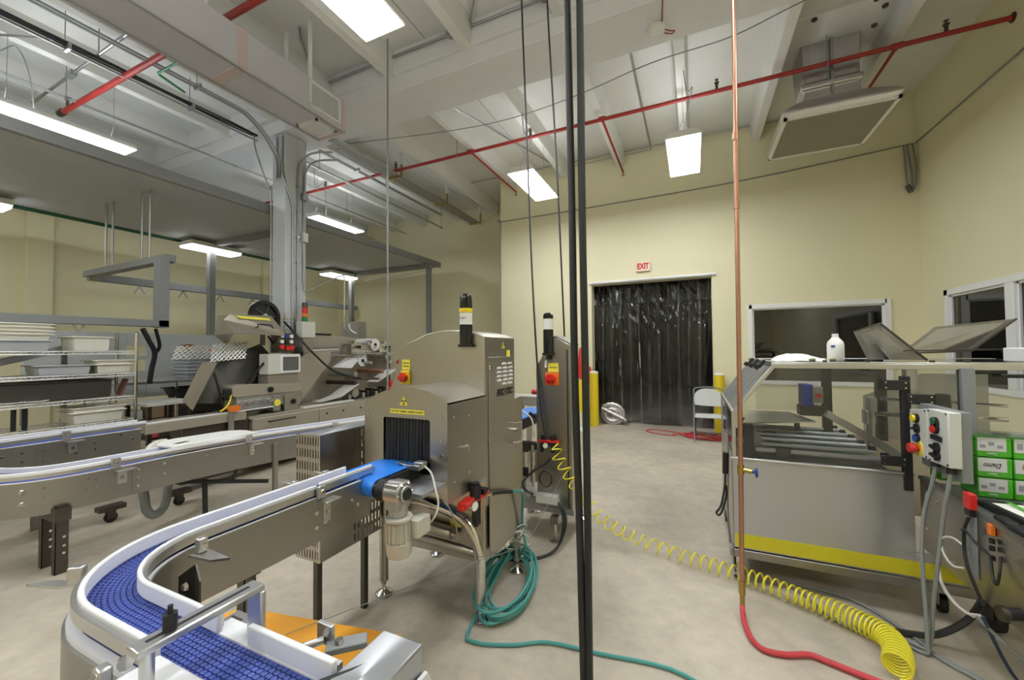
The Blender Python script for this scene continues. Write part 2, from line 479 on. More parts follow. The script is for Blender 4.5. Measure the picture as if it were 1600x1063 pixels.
# room beyond the doorway and offices behind the windows: dark, unlit
back = MB()
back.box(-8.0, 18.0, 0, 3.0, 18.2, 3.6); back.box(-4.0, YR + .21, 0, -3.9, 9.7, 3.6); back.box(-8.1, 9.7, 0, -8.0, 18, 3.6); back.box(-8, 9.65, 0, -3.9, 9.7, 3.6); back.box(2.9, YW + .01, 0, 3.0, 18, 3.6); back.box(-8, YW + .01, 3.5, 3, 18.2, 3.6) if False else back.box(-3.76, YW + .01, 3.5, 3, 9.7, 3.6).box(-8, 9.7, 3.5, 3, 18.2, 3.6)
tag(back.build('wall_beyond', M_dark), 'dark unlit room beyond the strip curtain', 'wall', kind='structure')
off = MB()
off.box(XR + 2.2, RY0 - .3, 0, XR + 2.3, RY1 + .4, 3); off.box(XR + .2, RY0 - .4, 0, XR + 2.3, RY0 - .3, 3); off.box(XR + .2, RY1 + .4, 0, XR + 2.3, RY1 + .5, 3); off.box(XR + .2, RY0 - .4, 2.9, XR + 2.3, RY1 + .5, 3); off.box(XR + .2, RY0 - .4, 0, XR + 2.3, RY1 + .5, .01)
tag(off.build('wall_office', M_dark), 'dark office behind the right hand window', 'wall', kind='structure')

# ---- window_1 in the far wall
def frame(o, pts):
    pass
w1 = tag(MB().box(WX0 - .025, YF - .03, WZ1 - .005, WX1 + .025, YF + .05, WZ1 + .07).box(WX0 - .03, YF - .03, WZ0 - .07, WX0 + .03, YF + .05, WZ1 + .07)
         .box(WX1 - .005, YF - .03, WZ0 - .07, WX1 + .075, YF + .05, WZ1 + .07).box(WX0 - .03, YF - .03, WZ0 - .07, WX1 + .075, YF + .05, WZ0).build('window_1', M_frame, bevel=.006),
         'dark window in the far wall above the case packer', 'window', kind='structure')
B(WX0 + .03, YF + .02, WZ0, WX1 - .005, YF + .028, WZ1).build('pane', M_glass, w1)
MB().box(WX0 + .03, YF + .0, WZ0, WX0 + .055, YF + .04, WZ1).box(WX1 - .03, YF, WZ0, WX1 - .005, YF + .04, WZ1).box(WX0 + .03, YF, WZ1 - .025, WX1, YF + .04, WZ1).build('inner_frame', M_frame, w1)
# ---- window_2 in the right wall, two lights visible
w2m = MB().box(XR - .03, RY0 - .05, RZ1, XR + .05, RY1 + .09, RZ1 + .08).box(XR - .03, RY1, RZ0 - .07, XR + .05, RY1 + .09, RZ1 + .08).box(XR - .03, RY0 - .05, RZ0 - .07, XR + .05, RY1 + .09, RZ0)
w2m.box(XR - .03, 6.06, RZ0, XR + .05, 6.20, RZ1).box(XR - .03, RY0 - .05, RZ0, XR + .05, RY0, RZ1)
w2 = tag(w2m.build('window_2', M_frame, bevel=.006), 'dark two-light window in the right wall', 'window', kind='structure')
for a, b in ((6.20, RY1), (RY0, 6.06)):
    B(XR + .02, a, RZ0, XR + .028, b, RZ1).build('pane', M_glass, w2)
    MB().box(XR, a, RZ0, XR + .04, a + .025, RZ1).box(XR, b - .025, RZ0, XR + .04, b, RZ1).box(XR, a, RZ1 - .025, XR + .04, b, RZ1).build('inner_frame', M_frame, w2)
# ---- door_1: the big opening with its white steel head
d1 = tag(MB().box(DX0 - .03, YF - .03, DZ, DX1 + .06, YF + .02, DZ + .055).build('door_1', M_frame, bevel=.004), 'white steel head frame over the strip curtain doorway', 'door', kind='structure')
B(DX0 - .02, YF - .055, DZ + .02, DX1 + .05, YF - .03, DZ + .04).build('hanging_rail', M_alu, d1)
MB().box(DX0 - .005, YF - .004, 0, DX0 + .012, YW + .004, DZ).box(DX1 - .012, YF - .004, 0, DX1 + .005, YW + .004, DZ).build('jamb', M_wall, d1)

# ---- strip curtain
sc_ = thing('strip_curtain', 'clear vinyl strip curtain filling the dark doorway', 'curtain', (-.76, 8.36, 0))
B(-1.95, 8.33, 2.9, .45, 8.40, 2.96).build('rail', M_alu, sc_)
n = 13
for i in range(n):
    cx = -1.80 + i * (2.18 / (n - 1))
    m = MB(); W = .22; rows = 90; colsn = 14
    ph = rnd.random() * 6; amp = .012 + rnd.random() * .014
    z0 = .03 + rnd.random() * .02
    yb = 8.345 + .03 * (i % 2)
    for r in range(rows + 1):
        z = 2.93 + (z0 - 2.93) * r / rows
        for c in range(colsn + 1):
            u = c / colsn - .5
            m.v.append(Vector((cx + u * W + .012 * math.sin(z * 2.1 + ph), yb + amp * math.sin(z * 1.7 + ph + u * 2) + .03 * (4 * u * u) * (1 if i % 2 else -1) * .6 + .0030 * math.sin(u * 26 + ph * 5 + z * 1.5) + (.0035 + .013 * max(0, min(1, (z - 1.75) / .9))) * math.sin(z * 23 + u * (5 + 3 * math.sin(ph * 7)) + ph * 3) * (.5 + .5 * math.sin(z * 3.1 + ph * 2 + u * 4)) + .004 * math.sin(z * 7.3 - u * 11 + ph), z)))
    for r in range(rows):
        for c in range(colsn):
            a = r * (colsn + 1) + c
            m.f.append((a, a + 1, a + colsn + 2, a + colsn + 1))
    st = m.build('strip', M_strip, sc_, sharp=80)
    TU([m.v[r * (colsn + 1) + (0 if i % 2 else colsn)] for r in range(0, rows + 1, 2)], .003, 5).build('strip_edge', M_stripedge, st)

# ---- column with its conduits
col = thing('column', 'grey painted concrete column with conduits running down it', 'column', (-5.815, 4.27, 0))
B(-5.97, 4.09, 0, -5.66, 4.45, 4.9).build('shaft', M_column, col, bevel=.015)
def conduit(pts, r=.014, name='conduit', m=M_galv, par=None, n=8):
    return TU(pts, r, n).build(name, m, par if par else col)
xf = -5.645
conduit(smooth([(xf, 4.20, 1.2), (xf, 4.20, 3.6), (xf, 4.20, 3.75), (-5.66 - .0, 4.07, 4.15), (-5.72, 4.07, 4.3), (-5.72, 4.07, 4.85)], 4), .013)
conduit([(xf, 4.29, 1.0), (xf, 4.29, 4.25)] + smooth([(xf, 4.29, 4.25), (xf + .02, 4.31, 4.5), (xf + .18, 4.40, 4.66), (xf + .40, 4.60, 4.72)], 5), .016)
conduit([(xf, 4.39, 2.6), (xf, 4.39, 4.05)] + smooth([(xf, 4.39, 4.05), (xf + .02, 4.41, 4.4), (xf + .15, 4.5, 4.58), (xf + .40, 4.75, 4.66)], 5), .016)
conduit(smooth([(-5.985, 4.08, 1.2), (-5.985, 4.08, 3.9), (-5.99, 4.05, 4.05), (-6.12, 3.93, 4.6), (-6.14, 3.9, 4.86)], 4), .012)
conduit([(-5.85, 4.075, 4.5), (-5.85, 4.075, 4.86)], .012)
conduit(smooth([(xf, 4.39, 2.6), (xf + .01, 4.43, 2.47), (xf + .2, 4.66, 2.64), (xf + .38, 4.82, 2.76), (xf + .40, 4.84, 2.70), (xf + .40, 4.84, 1.9), (xf + .42, 4.84, 1.85), (xf + .5, 4.84, 1.8)], 4), .012)
MB().obox((xf + .015, 4.39, 3.98), (.07, .09, .11)).cyl((xf + .03, 4.39, 3.98), (xf + .06, 4.39, 3.98), .04).build('junction_box', M_galv, col, bevel=.005)
B(xf - .005, 4.35, 3.25, xf + .05, 4.44, 3.40).build('switch_box', M_greybox, col, bevel=.004)
for z in (2.5, 2.9, 3.3, 3.7, 4.1):
    MB().box(xf - .02, 4.26, z, xf + .02, 4.32, z + .02).build('clip', M_galv, col)

# ================================================================ lights
light_labels = {
 (-.07, 6.08): 'hanging fluorescent light nearest the right wall, above the doorway',
 (-2.34, 6.10): 'hanging fluorescent light right of the pipe rack near the far wall',
 (-6.92, 6.15): 'hanging fluorescent light right of the column above the mezzanine edge',
 (-6.90, 2.10): 'hanging fluorescent light at the left edge beside the red pipe end',
 (-2.34, 1.98): 'large bright fluorescent light at the top edge beside the duct',
 (-.07, 1.98): 'fluorescent light overhead between camera and case packer'}
def ceiling_light(x, y, z, label, wid=.41, ln=1.20, hang=5.10):
    t = thing('ceiling_light', label, 'light', (x, y, z), 'hanging fluorescent lights')
    a, b = wid / 2, ln / 2
    MB().prism([(x - a, z + .005), (x - a - .01, z + .02), (x - a + .05, z + .085), (x + a - .05, z + .085), (x + a + .01, z + .02), (x + a, z + .005)], 'y', y - b - .015, y + b + .015).build('housing', M_white, t)
    B(x - a, y - b, z - .004, x + a, y + b, z + .006).build('diffuser', M_lamp, t)
    B(x - a + .06, y - b + .04, z + .084, x + a - .06, y + b - .04, z + .088).build('uplight_slot', M_uplamp, t)
    for s in (-1, 1):
        yy_ = y + s * b * .75
        MB().cyl((x - .10, yy_, z + .08), (x, yy_, z + .30), .003, 5).cyl((x + .10, yy_, z + .08), (x, yy_, z + .30), .003, 5).cyl((x, yy_, z + .30), (x, yy_, hang), .003, 5).build('hanger', M_galv, t)
    TU(smooth([(x, y - b * .4, z + .08), (x + .05, y - b * .5, z + .5), (x + .12, y - b * .7, z + .72), (x + .05, y - b * .9, z + .62), (x, y - b * .9, hang + .2)], 5), .006, 6).build('power_cord', M_greycable, t)
    return t
for (x, y), l in light_labels.items(): ceiling_light(x, y, 4.2, l)
for x, y, l in ((-.07, -2.1, 'hanging light behind the camera, straight back'), (-2.34, -2.1, 'hanging light behind the camera beside the air duct'), (-4.6, -2.1, 'hanging light behind the camera left of the air duct'),
             (-6.9, -2.1, 'hanging light behind the camera by the mezzanine edge'), (-5.15, .15, 'unseen light added left of the camera to brighten the left side'), (2.1, 1.9, 'hanging light over the case packer near the right wall'), (-9.2, -2.1, 'hanging light behind the camera nearest the left wall')):  # the one left of the camera is an added fill for the left side
    ceiling_light(x, y, 4.2, l)
for y0, l in ((4.74, 'thin fluorescent light under the mezzanine behind the grey post'), (1.67, 'thin fluorescent light under the mezzanine at the left edge of the picture'), (7.9, 'thin fluorescent light under the mezzanine beyond the column')):
    t = thing('under_mezzanine_light', l, 'light', (-8.75, y0, 3.55), 'lights under the mezzanine')
    B(-8.97, y0 - .46, 3.56, -8.52, y0 + .46, 3.64).build('housing', M_white, t, bevel=.01)
    MB().prism([(-8.96, 3.56), (-8.92, 3.52), (-8.57, 3.52), (-8.53, 3.56)], 'y', y0 - .45, y0 + .45).build('diffuser', M_lowlamp, t)
# ================================================================ overhead services
du = thing('air_duct', 'long foil faced air duct hanging left of centre under the ceiling', 'duct', (-4.225, 0, 4.3))
dx0, dx1, dz0, dz1 = -4.46, -4.0, 4.30, 4.70
for a, b in ((-4.3, -.8), (-.8, 2.42), (2.42, 3.68)):
    B(dx0, a, dz0, dx1, b - .004, dz1).build('duct_section', M_ductfoil, du, bevel=.008)
for y in (-.8, 2.42):
    MB().box(dx0 - .004, y - .05, dz0 - .004, dx1 + .004, y + .05, dz1 + .004).build('joint_tape', M_foamtape, du, bevel=.006)
MB().box(dx0 - .004, 3.64, dz0 - .004, dx1 + .004, 3.71, dz1 + .004).build('end_tape', M_foamtape, du, bevel=.006)
MB().box(dx0 - .006, -4.3, dz0 - .012, dx0 + .02, 3.7, dz0 + .004).box(dx1 - .02, -4.3, dz0 - .012, dx1 + .006, 3.7, dz0 + .004).build('edge_angle', M_alu, du)
rg = MB().box(dx1, 3.17, 4.37, dx1 + .015, 3.20, 4.64).box(dx1, 3.585, 4.37, dx1 + .015, 3.615, 4.64).box(dx1, 3.17, 4.635, dx1 + .015, 3.615, 4.665).box(dx1, 3.17, 4.355, dx1 + .015, 3.615, 4.385).build('side_register', M_frame, du)
rv = MB()
for i in range(22):
    y = 3.21 + i * .0175
    rv.box(dx1 + .001, y, 4.385, dx1 + .012, y + .005, 4.635)
for i in range(13):
    z = 4.395 + i * .019
    rv.box(dx1 + .0005, 3.20, z, dx1 + .008, 3.585, z + .004)
rv.build('grille_bars', M_frame, rg)
B(dx1 - .001, 3.2, 4.385, dx1 + .002, 3.585, 4.635).build('grille_back', M_darksteel, rg)
bd = MB().box(-4.40, 3.32, dz0 - .022, -4.06, 3.345, dz0).box(-4.40, 3.595, dz0 - .022, -4.06, 3.62, dz0).box(-4.40, 3.32, dz0 - .022, -4.375, 3.62, dz0).box(-4.085, 3.32, dz0 - .022, -4.06, 3.62, dz0).build('bottom_register', M_frame, du)
bv = MB()
for i in range(10): bv.obox((-4.23, 3.36 + i * .026, dz0 - .012), (.29, .003, .022), rx=.7)
bv.build('louvre', M_frame, bd)
for y in (-2.5, .6, 2.1, 3.2):
    for xx_ in (dx0 + .02, dx1 - .02):
        B(xx_ - .012, y - .02, dz1, xx_ + .012, y + .02, ZC).build('hanger_strap', M_frame, du)

# ---- air return hood on the right
hv = thing('air_return_hood', 'foil wrapped square return hood hanging under the ceiling by the right wall', 'air vent', (1.58, 6.15, 4.2))
hx0, hx1, hy0, hy1, hz = 1.03, 2.105, 5.60, 6.72, 4.20
m = MB()
def ringloft(m, rings):
    n0 = len(m.v)
    for (x0, y0, x1, y1, z) in rings: m.v += [Vector(p) for p in ((x0, y0, z), (x1, y0, z), (x1, y1, z), (x0, y1, z))]
    for i in range(len(rings) - 1):
        for k in range(4):
            a = n0 + i * 4 + k; b = n0 + i * 4 + (k + 1) % 4
            m.f.append((a, b, b + 4, a + 4))
    m.f.append(tuple(n0 + (len(rings) - 1) * 4 + k for k in range(4)))
ringloft(m, [(hx0, hy0, hx1, hy1, hz + .03), (hx0 - .03, hy0 - .03, hx1 + .03, hy1 + .03, hz + .08), (hx0 + .02, hy0 + .02, hx1 - .02, hy1 - .02, hz + .14),
             (1.22, 5.92, 1.95, 6.56, hz + .34), (1.30, 6.02, 1.90, 6.54, hz + .40)])
m.build('hood', M_foil, hv, bevel=.02)
m = MB(); ringloft(m, [(1.30, 6.02, 1.90, 6.54, hz + .40), (1.33, 6.04, 1.89, 6.53, 4.72), (1.29, 6.01, 1.92, 6.56, 4.74), (1.29, 6.01, 1.92, 6.56, 4.80), (1.33, 6.05, 1.89, 6.52, 4.83), (1.30, 6.05, 1.92, 6.52, ZC + .02)])
m.build('neck', M_foil, hv, bevel=.012)
MB().box(hx0, hy0, hz, hx1, hy0 + .035, hz + .03).box(hx0, hy1 - .035, hz, hx1, hy1, hz + .03).box(hx0, hy0, hz, hx0 + .035, hy1, hz + .03).box(hx1 - .035, hy0, hz, hx1, hy1, hz + .03).build('grille_frame', M_white, hv)
B(hx0 + .03, hy0 + .03, hz + .012, hx1 - .03, hy1 - .03, hz + .025).build('filter_pad', M_filter, hv)
B(1.60, 6.012, 4.62, 1.63, 6.024, ZC).build('hanger_strap', M_galv, hv)
# ceiling curb plate where the neck goes through
cb = tag(B(1.14, 5.55, ZC - .07, 2.14, 6.75, ZC + .01).build('trim_1', M_frame, bevel=.01), 'white square ceiling plate around the return hood neck', 'trim', kind='structure')
for p in ((1.35, 5.6), (1.9, 5.55), (2.02, 5.7), (2.02, 6.0)):
    CY((p[0], p[1], ZC - .07), (p[0], p[1], ZC - .09), .03, 8).build('bolt', M_darksteel, cb)

# ---- sprinkler mains
def pipe(name, label, cat, pts, r, m, n=10, group=None):
    o = TU(pts, r, n).build(name, m, None, loc=pts[0])
    return tag(o, label, cat, group)
RZ, RY = 4.97, 5.955
sm = thing('sprinkler_main', 'long red sprinkler main crossing the room to the right wall', 'pipe', (XR, RY, RZ))
TU([(XR - .005, RY, RZ), (-9.4, RY + .05, RZ)], .028, 12).build('pipe_run', M_red, sm)
CY((XR - .012, RY, RZ), (XR - .0, RY, RZ), .05, 14).build('wall_collar', M_darksteel, sm)
for bx, by, sl in ((-3.475, 7.92, 1), (-1.19, 7.92, 1), (2.205, 7.6, 1)):
    br = TU([(bx, RY, RZ), (bx, by, RZ)], .019, 10).build('branch', M_red, sm)
    MB().cyl((bx, by, RZ + .01), (bx, by, RZ - .07), .014, 8).cyl((bx, by, RZ - .07), (bx, by, RZ - .075), .026, 10).build('sprinkler_head', M_brass, br)
    MB().cyl((bx - .05, RY, RZ), (bx + .05, RY, RZ), .036, 12).cyl((bx, RY - .01, RZ), (bx, RY + .06, RZ), .027, 10).build('tee', M_red, sm)
for hx in (-2.35, .35, 2.62, -5.12, -7.0):
    MB().cyl((hx, RY, RZ + .02), (hx, RY, RZ + .10), .018, 8).cyl((hx, RY, RZ + .10), (hx, RY, RZ + .11), .03, 10).cyl((hx, RY, RZ + .11), (hx, RY, RZ + .15), .007, 6).box(hx - .02, RY - .02, RZ + .145, hx + .02, RY + .02, RZ + .15).build('upright_head', M_darksteel, sm)
for hx in (-3.75, -1.45, 1.55):
    MB().cyl((hx, RY, RZ + .02), (hx, RY, ZC), .006, 6).tube([(hx, RY + .034 * math.cos(t * PI / 6), RZ + .034 * math.sin(t * PI / 6)) for t in range(12)], .004, 5, closed=True).build('hanger', M_galv, sm)
s2 = thing('sprinkler_pipe', 'red sprinkler pipe ending above the left light', 'pipe', (-8.08, 2.42, 4.9))
TU([(-8.08, 2.42, 4.9), (XR - .01, 2.42, 4.9)], .034, 12).build('pipe_run', M_red, s2)
MB().cyl((-8.1, 2.42, 4.9), (-7.98, 2.42, 4.9), .045, 12).cyl((-7.86, 2.42, 4.9), (-7.86, 2.42, 5.06), .018, 8).box(-7.89, 2.39, 5.06, -7.83, 2.45, 5.07).build('upright_head', M_darksteel, s2)

# ---- pipe rack on strut hangers beside the column, running to the recessed wall
pr_ = thing('pipe_rack', 'rack of parallel conduits on brass coloured hangers running to the far wall', 'pipe rack', (-5.16, 4.6, 4.9))
for i, (dx, r) in enumerate(((0, .02), (-.055, .016), (-.10, .016), (-.145, .02), (-.195, .014), (-.235, .02))):
    TU([(-5.12 + dx, 4.55 if i < 4 else 4.8, 4.90 + (r - .02)), (-5.12 + dx, 9.22, 4.90 + (r - .02))], r, 8).build('conduit', M_galv, pr_)
for y in (6.05, 7.62, 9.18):
    MB().box(-5.40, y - .02, 4.862, -5.06, y + .02, 4.882).box(-5.075, y - .02, 4.862, -5.055, y + .02, 5.16).build('hanger', M_brass, pr_)
    B(-5.09, y - .03, 5.10, -5.04, y + .03, ZC).build('rod', M_frame, pr_)
p2_ = thing('conduit_pair', 'pair of slim conduits left of the pipe rack', 'pipe', (-5.76, 4.8, 4.95))
for dx in (0, -.05): TU([(-5.745 + dx, 4.78, 4.95), (-5.745 + dx, 8.42, 4.95)], .013, 8).build('conduit', M_galv, p2_)
MB().box(-5.83, 5.6, 4.93, -5.71, 5.64, 4.98).cyl((-5.77, 8.40, 4.95), (-5.77, 8.40, ZC), .008, 6).cyl((-5.77, 6.4, 4.95), (-5.77, 6.4, ZC), .006, 6).build('hanger', M_galv, p2_)
def long_pipe(name, label, x, y0, y1, z, r, m, drops=()):
    t = thing(name, label, 'pipe', (x, y0, z))
    TU([(x, y0, z), (x, y1, z)], r, 8).build('pipe_run', m, t)
    for y in drops: MB().cyl((x, y, z), (x, y, ZC), .006, 6).obox((x, y, z), (r * 2.6, .03, r * 2.6)).build('hanger', M_galv, t)
    return t
long_pipe('water_pipe', 'grey pipe ending in a hanging drop right of the column', -6.265, 4.6, 9.2, 4.9, .022, M_galv, (5.2, 9.14))
long_pipe('steel_pipe', 'thin bright steel pipe running the whole length left of the column', -7.52, -2, 9.18, 4.9, .017, M_galv, (2.3, 4.45, 7.0))
long_pipe('short_conduit', 'short conduit ending over the mezzanine corner', -8.74, 6.5, 9.2, 4.9, .012, M_galv, (7.4,))
cbn = thing('cable_bundle', 'dark bundle of cables strapped to a conduit, running to the column top', 'cable', (-6.28, -2, 4.9))
TU([(-6.25, -2, 4.885), (-6.30, 4.05, 4.885)], .016, 8).build('conduit', M_galv, cbn)
for i in range(4):
    TU(smooth([(-6.26 + .018 * i + .008 * math.sin(y * 3 + i), y, 4.915 + .012 * (i % 2) + .006 * math.sin(y * 5 + i)) for y in [-2 + .4 * k for k in range(16)]], 3), .011, 6).build('cable', M_cable, cbn)
for y in (1.9, 3.1): MB().box(-6.32, y, 4.86, -6.19, y + .03, 4.94).cyl((-6.27, y, 4.9), (-6.27, y, ZC), .006, 6).build('hanger', M_galv, cbn)
cf = thing('bent_conduits', 'two conduits beside the duct bending down to the column', 'pipe', (-5.70, -2, 4.9))
for d in (0, -.06):
    TU([(-5.68 + d, -2, 4.9), (-5.68 + d, 3.35, 4.9)] + smooth([(-5.68 + d, 3.35, 4.9), (-5.69 + d, 3.55, 4.88), (-5.72 + d, 3.8, 4.75), (-5.76 + d, 3.98, 4.6), (-5.78 + d, 4.07, 4.45), (-5.78 + d, 4.07, 4.2)], 4), .014, 8).build('conduit', M_galv, cf)
MB().box(-5.78, 2.9, 4.88, -5.65, 2.93, 4.93).cyl((-5.71, 2.9, 4.9), (-5.71, 2.9, ZC), .006, 6).build('hanger', M_galv, cf)
pl = thing('ceiling_conduit', 'thin conduit crossing the ceiling at the upper left', 'pipe', (-8.2, 2.15, 4.96))
TU([(-8.2, 2.19, 4.96), (-4.6, 2.12, 4.96)], .017, 8).build('pipe_run', M_galv, pl)
MB().obox((-6.95, 2.165, 4.96), (.16, .06, .06)).build('junction_box', M_galv, pl)
CY((-6.2, 2.15, 4.96), (-6.2, 2.15, ZC), .008, 6).build('hanger', M_galv, pl)
gp = tag(TU(smooth([(-5.2, 2.56, 4.9), (-5.75, 2.56, 4.9), (-5.86, 2.57, 4.9), (-5.9, 2.66, 4.9), (-5.98, 2.9, 4.9)], 4), .014, 8).build('green_conduit', M_green, None, loc=(-5.2, 2.56, 4.9)), 'short green conduit beside the red pipe at upper left', 'pipe')
bc = thing('beam_conduit', 'conduit along the concrete beam with a round junction box', 'pipe', (-4.8, 4.0, 5.3))
TU([(-4.8, 3.975, 5.30), (-1.2, 3.975, 5.30)], .016, 8).build('pipe_run', M_galv, bc)
MB().cyl((-2.57, 3.995, 5.30), (-2.57, 3.93, 5.30), .055, 10).build('junction_box', M_galv, bc)
MB().cyl((-1.38, 3.995, 5.30), (-1.38, 3.93, 5.30), .055, 10).build('junction_box', M_galv, bc)
TU([(-2.57, 3.93, 5.30), (-2.60, 2.5, 5.36)], .013, 8).build('branch', M_galv, bc)
TU(smooth([(-4.75, 3.97, 5.3), (-4.75, 3.9, 5.34), (-4.4, 3.4, 5.37), (-4.2, 3.2, 5.37)], 4), .012, 6).build('branch', M_galv, bc)
TU(smooth([(-2.3, 3.97, 5.3), (-2.28, 3.93, 5.34), (-1.9, 3.5, 5.37), (-1.3, 3.1, 5.37)], 4), .012, 6).build('branch', M_galv, bc)
fc = thing('far_conduit', 'thin conduit along the ceiling joint above the far wall', 'pipe', (-5.09, 7.9, 5.37))
TU([(1.6, 7.90, 5.33), (-5.09, 7.92, 5.375)] + [(-5.15, 9.3, 5.37)], .011, 6).build('pipe_run', M_galv, fc)
TU([(-.67, 4.7, 5.37), (-.67, 7.9, 5.345), (-.67, 7.9, 5.27)], .013, 6).build('branch', M_galv, fc)
TU([(-3.6, 4.7, 5.36), (-2.6, 7.8, 5.36)], .009, 6).build('branch', M_galv, fc)
TU([(-2.2, 7.90, 5.27), (-.7, 7.90, 5.28)], .008, 6).build('branch', M_galv, fc)
sg = tag(TU(smooth([(-5.33, 5.0, 5.07), (-3.55, 5.35, 5.04), (-2.47, 5.45, 5.03), (-1.43, 5.36, 5.04), (-.41, 5.15, 5.05), (.44, 5.1, 5.05), (1.02, 4.92, 5.06), (1.6, 4.75, 5.07)], 8), .007, 6).build('ceiling_wire', M_greycable, None, loc=(-5.6, 5.3, 5.28)), 'thin wire sagging across the ceiling above the red main', 'wire')
wc = tag(TU(smooth([(-3.89, 7.965, 1.6), (-3.885, 7.965, 3.6), (-3.875, 7.963, 4.36), (-3.80, 7.963, 4.372), (-2.08, 7.965, 4.381), (.785, 7.965, 4.434), (3.05, 7.965, 4.583), (3.12, 7.93, 4.59), (3.125, 6.5, 4.555), (3.125, 5.2, 4.54), (3.125, 1, 4.6)], 8), .010, 6).build('wall_cable', M_greycable, None, loc=(-3.89, 7.965, 1.6)), 'grey cable run along the upper walls and down the far corner', 'cable')
cx_ = thing('cable_tails', 'loose cable tails hanging in the far right corner', 'cable', (3.0, 7.93, 3.85))
for pts in ([(2.98, 7.955, 4.57), (2.99, 7.94, 4.2), (3.0, 7.94, 3.95)], [(3.02, 7.955, 4.57), (3.05, 7.94, 4.2), (3.06, 7.94, 3.9)], [(3.08, 7.955, 4.57), (3.10, 7.93, 4.3), (3.09, 7.93, 3.95), (3.05, 7.94, 3.86)]):
    TU(smooth(pts, 5), .012, 6).build('tail', M_greycable, cx_)
MB().cyl((3.0, 7.94, 3.95), (3.04, 7.94, 3.84), .03, 8).build('plug', M_darksteel, cx_)
sd = thing('smoke_detector', 'round white smoke detector under the concrete beam', 'smoke detector', (-.295, 4.40, 4.9))
MB().lathe([(.085, 4.9), (.09, 4.885), (.085, 4.865), (.055, 4.85), (.05, 4.835), (.02, 4.83)], (-.295, 4.40, 0), 24).build('body', M_white, sd)
TU(smooth([(-.295 + .07, 4.42, 4.87), (-.16, 4.46, 4.86), (-.12, 4.5, 4.875), (-.15, 4.54, 4.885), (-.22, 4.5, 4.885)], 5), .006, 6).build('wire', M_red, sd)
TU([(-.24, 4.40, 4.893), (-.21, 4.06, 4.893)], .006, 6).build('wire', M_red, sd)
for i, p in enumerate(((-2.15, 4.04, 5.02), (-1.53, 4.04, 5.02), (-1.45, 4.2, 4.9), (.63, 4.5, 4.9))):
    pass
# unit heater at the left edge
uh = thing('unit_heater', 'dark grey air handler box at the upper left edge', 'air handler', (-7.4, 1.1, 4.3))
B(-8.3, .2, 4.32, -6.98, 1.56, 4.55).build('casing', M_mezz, uh, bevel=.01)
MB().box(-8.3, .2, 4.29, -6.95, 1.59, 4.325).build('bottom_flange', M_galv, uh)
MB().box(-8.25, 1.56, 4.33, -7.0, 1.575, 4.54).build('end_panel', M_greypaint, uh)
for p in ((-7.1, 1.4), (-7.1, .4), (-8.1, 1.4), (-8.1, .4)): CY((p[0], p[1], 4.55), (p[0], p[1], ZC), .008, 6).build('hanger_rod', M_galv, uh)
TU(smooth([(-7.2, 1.45, 4.55), (-7.2, 1.45, 4.9), (-7.15, 1.5, 5.0), (-6.9, 1.6, 5.03), (-6.3, 1.9, 4.98)], 4), .014, 6).build('conduit', M_galv, uh)

# ================================================================ mezzanine deck on posts
mz = thing('mezzanine', 'grey painted mezzanine deck on square posts along the left side', 'mezzanine', (-7.55, 3, 0))
MX0, MX1, MZ = -9.02, -6.05, 3.70
B(MX0, -4.3, MZ, MX1, 8.76, MZ + .10).build('deck', M_mezz, mz)
MB().box(MX1 - .06, -4.3, MZ - .005, MX1 + .012, 8.77, MZ + .13).build('edge_channel', M_greypaint, mz)
for y in (4.72, 8.25, .2): B(MX0, y - .05, MZ - .10, MX1, y + .05, MZ).build('cross_beam', M_greypaint, mz, bevel=.006)
for xq, yq in ((-6.08, 8.30), (-8.72, 8.30), (-8.72, 4.72), (-8.72, .2)):
    B(xq - .055, yq - .055, 0, xq + .055, yq + .055, MZ - .005).build('post', M_greypaint, mz, bevel=.006)
TU([(MX0 - .05, -4.3, MZ - .01), (MX0 - .05, 8.7, MZ - .01)], .035, 10).build('green_rail', M_greenpipe, mz)
TU(smooth([(-6.0, 8.6, MZ - .02), (-6.2, 8.5, MZ - .09), (-7.2, 8.5, MZ - .17), (-8.4, 8.5, MZ - .2)], 6), .012, 6).build('loose_cable', M_whitecable, mz)

# cable tray loop
ct = thing('cable_tray', 'grey cable tray stepping up over the wire shelf to the left wall', 'cable tray', (-6.1, 2.7, 1.9))
def tray(p, q, upv=(0, 0, 1), w=.12, h=.10): return MB().beam(p, q, w, h, upv).build('tray_length', M_tray, ct, bevel=.004)
tray((-6.1, -1.5, 1.835), (-6.1, 2.79, 1.87), w=.14, h=.085)
tray((-6.1, 2.735, 1.82), (-6.1, 2.735, 2.72), (0, 1, 0), w=.14, h=.11)
tray((-6.04, 2.80, 2.71), (-8.4, 2.84, 2.71), w=.12, h=.09)
tray((-9.45, 3.2, 2.83), (-9.45, 9.2, 2.83), w=.12, h=.13)
tray((-8.2, 2.84, 2.71), (-9.45, 3.3, 2.83), w=.10, h=.10)
for y in (3.9, 4.6, 5.3, 6.0, 6.8):
    MB().beam((-9.45, y, 2.76), (-9.45, y + .08, 2.62), .02, .02).beam((-9.45, y, 2.76), (-9.45, y - .08, 2.62), .02, .02).build('wire_hook', M_galv, ct)
for xq in (-6.6, -6.8, -7.6, -7.8):
    CY((xq, 2.82, 2.75), (xq, 2.82, MZ), .014, 8).build('hanger', M_galv, ct)
MB().beam((-6.1, 1.95, 1.83), (-6.1, 2.0, 1.74), .02, .02).beam((-6.1, 2.05, 1.83), (-6.1, 2.0, 1.74), .02, .02).build('wire_hook', M_galv, ct)
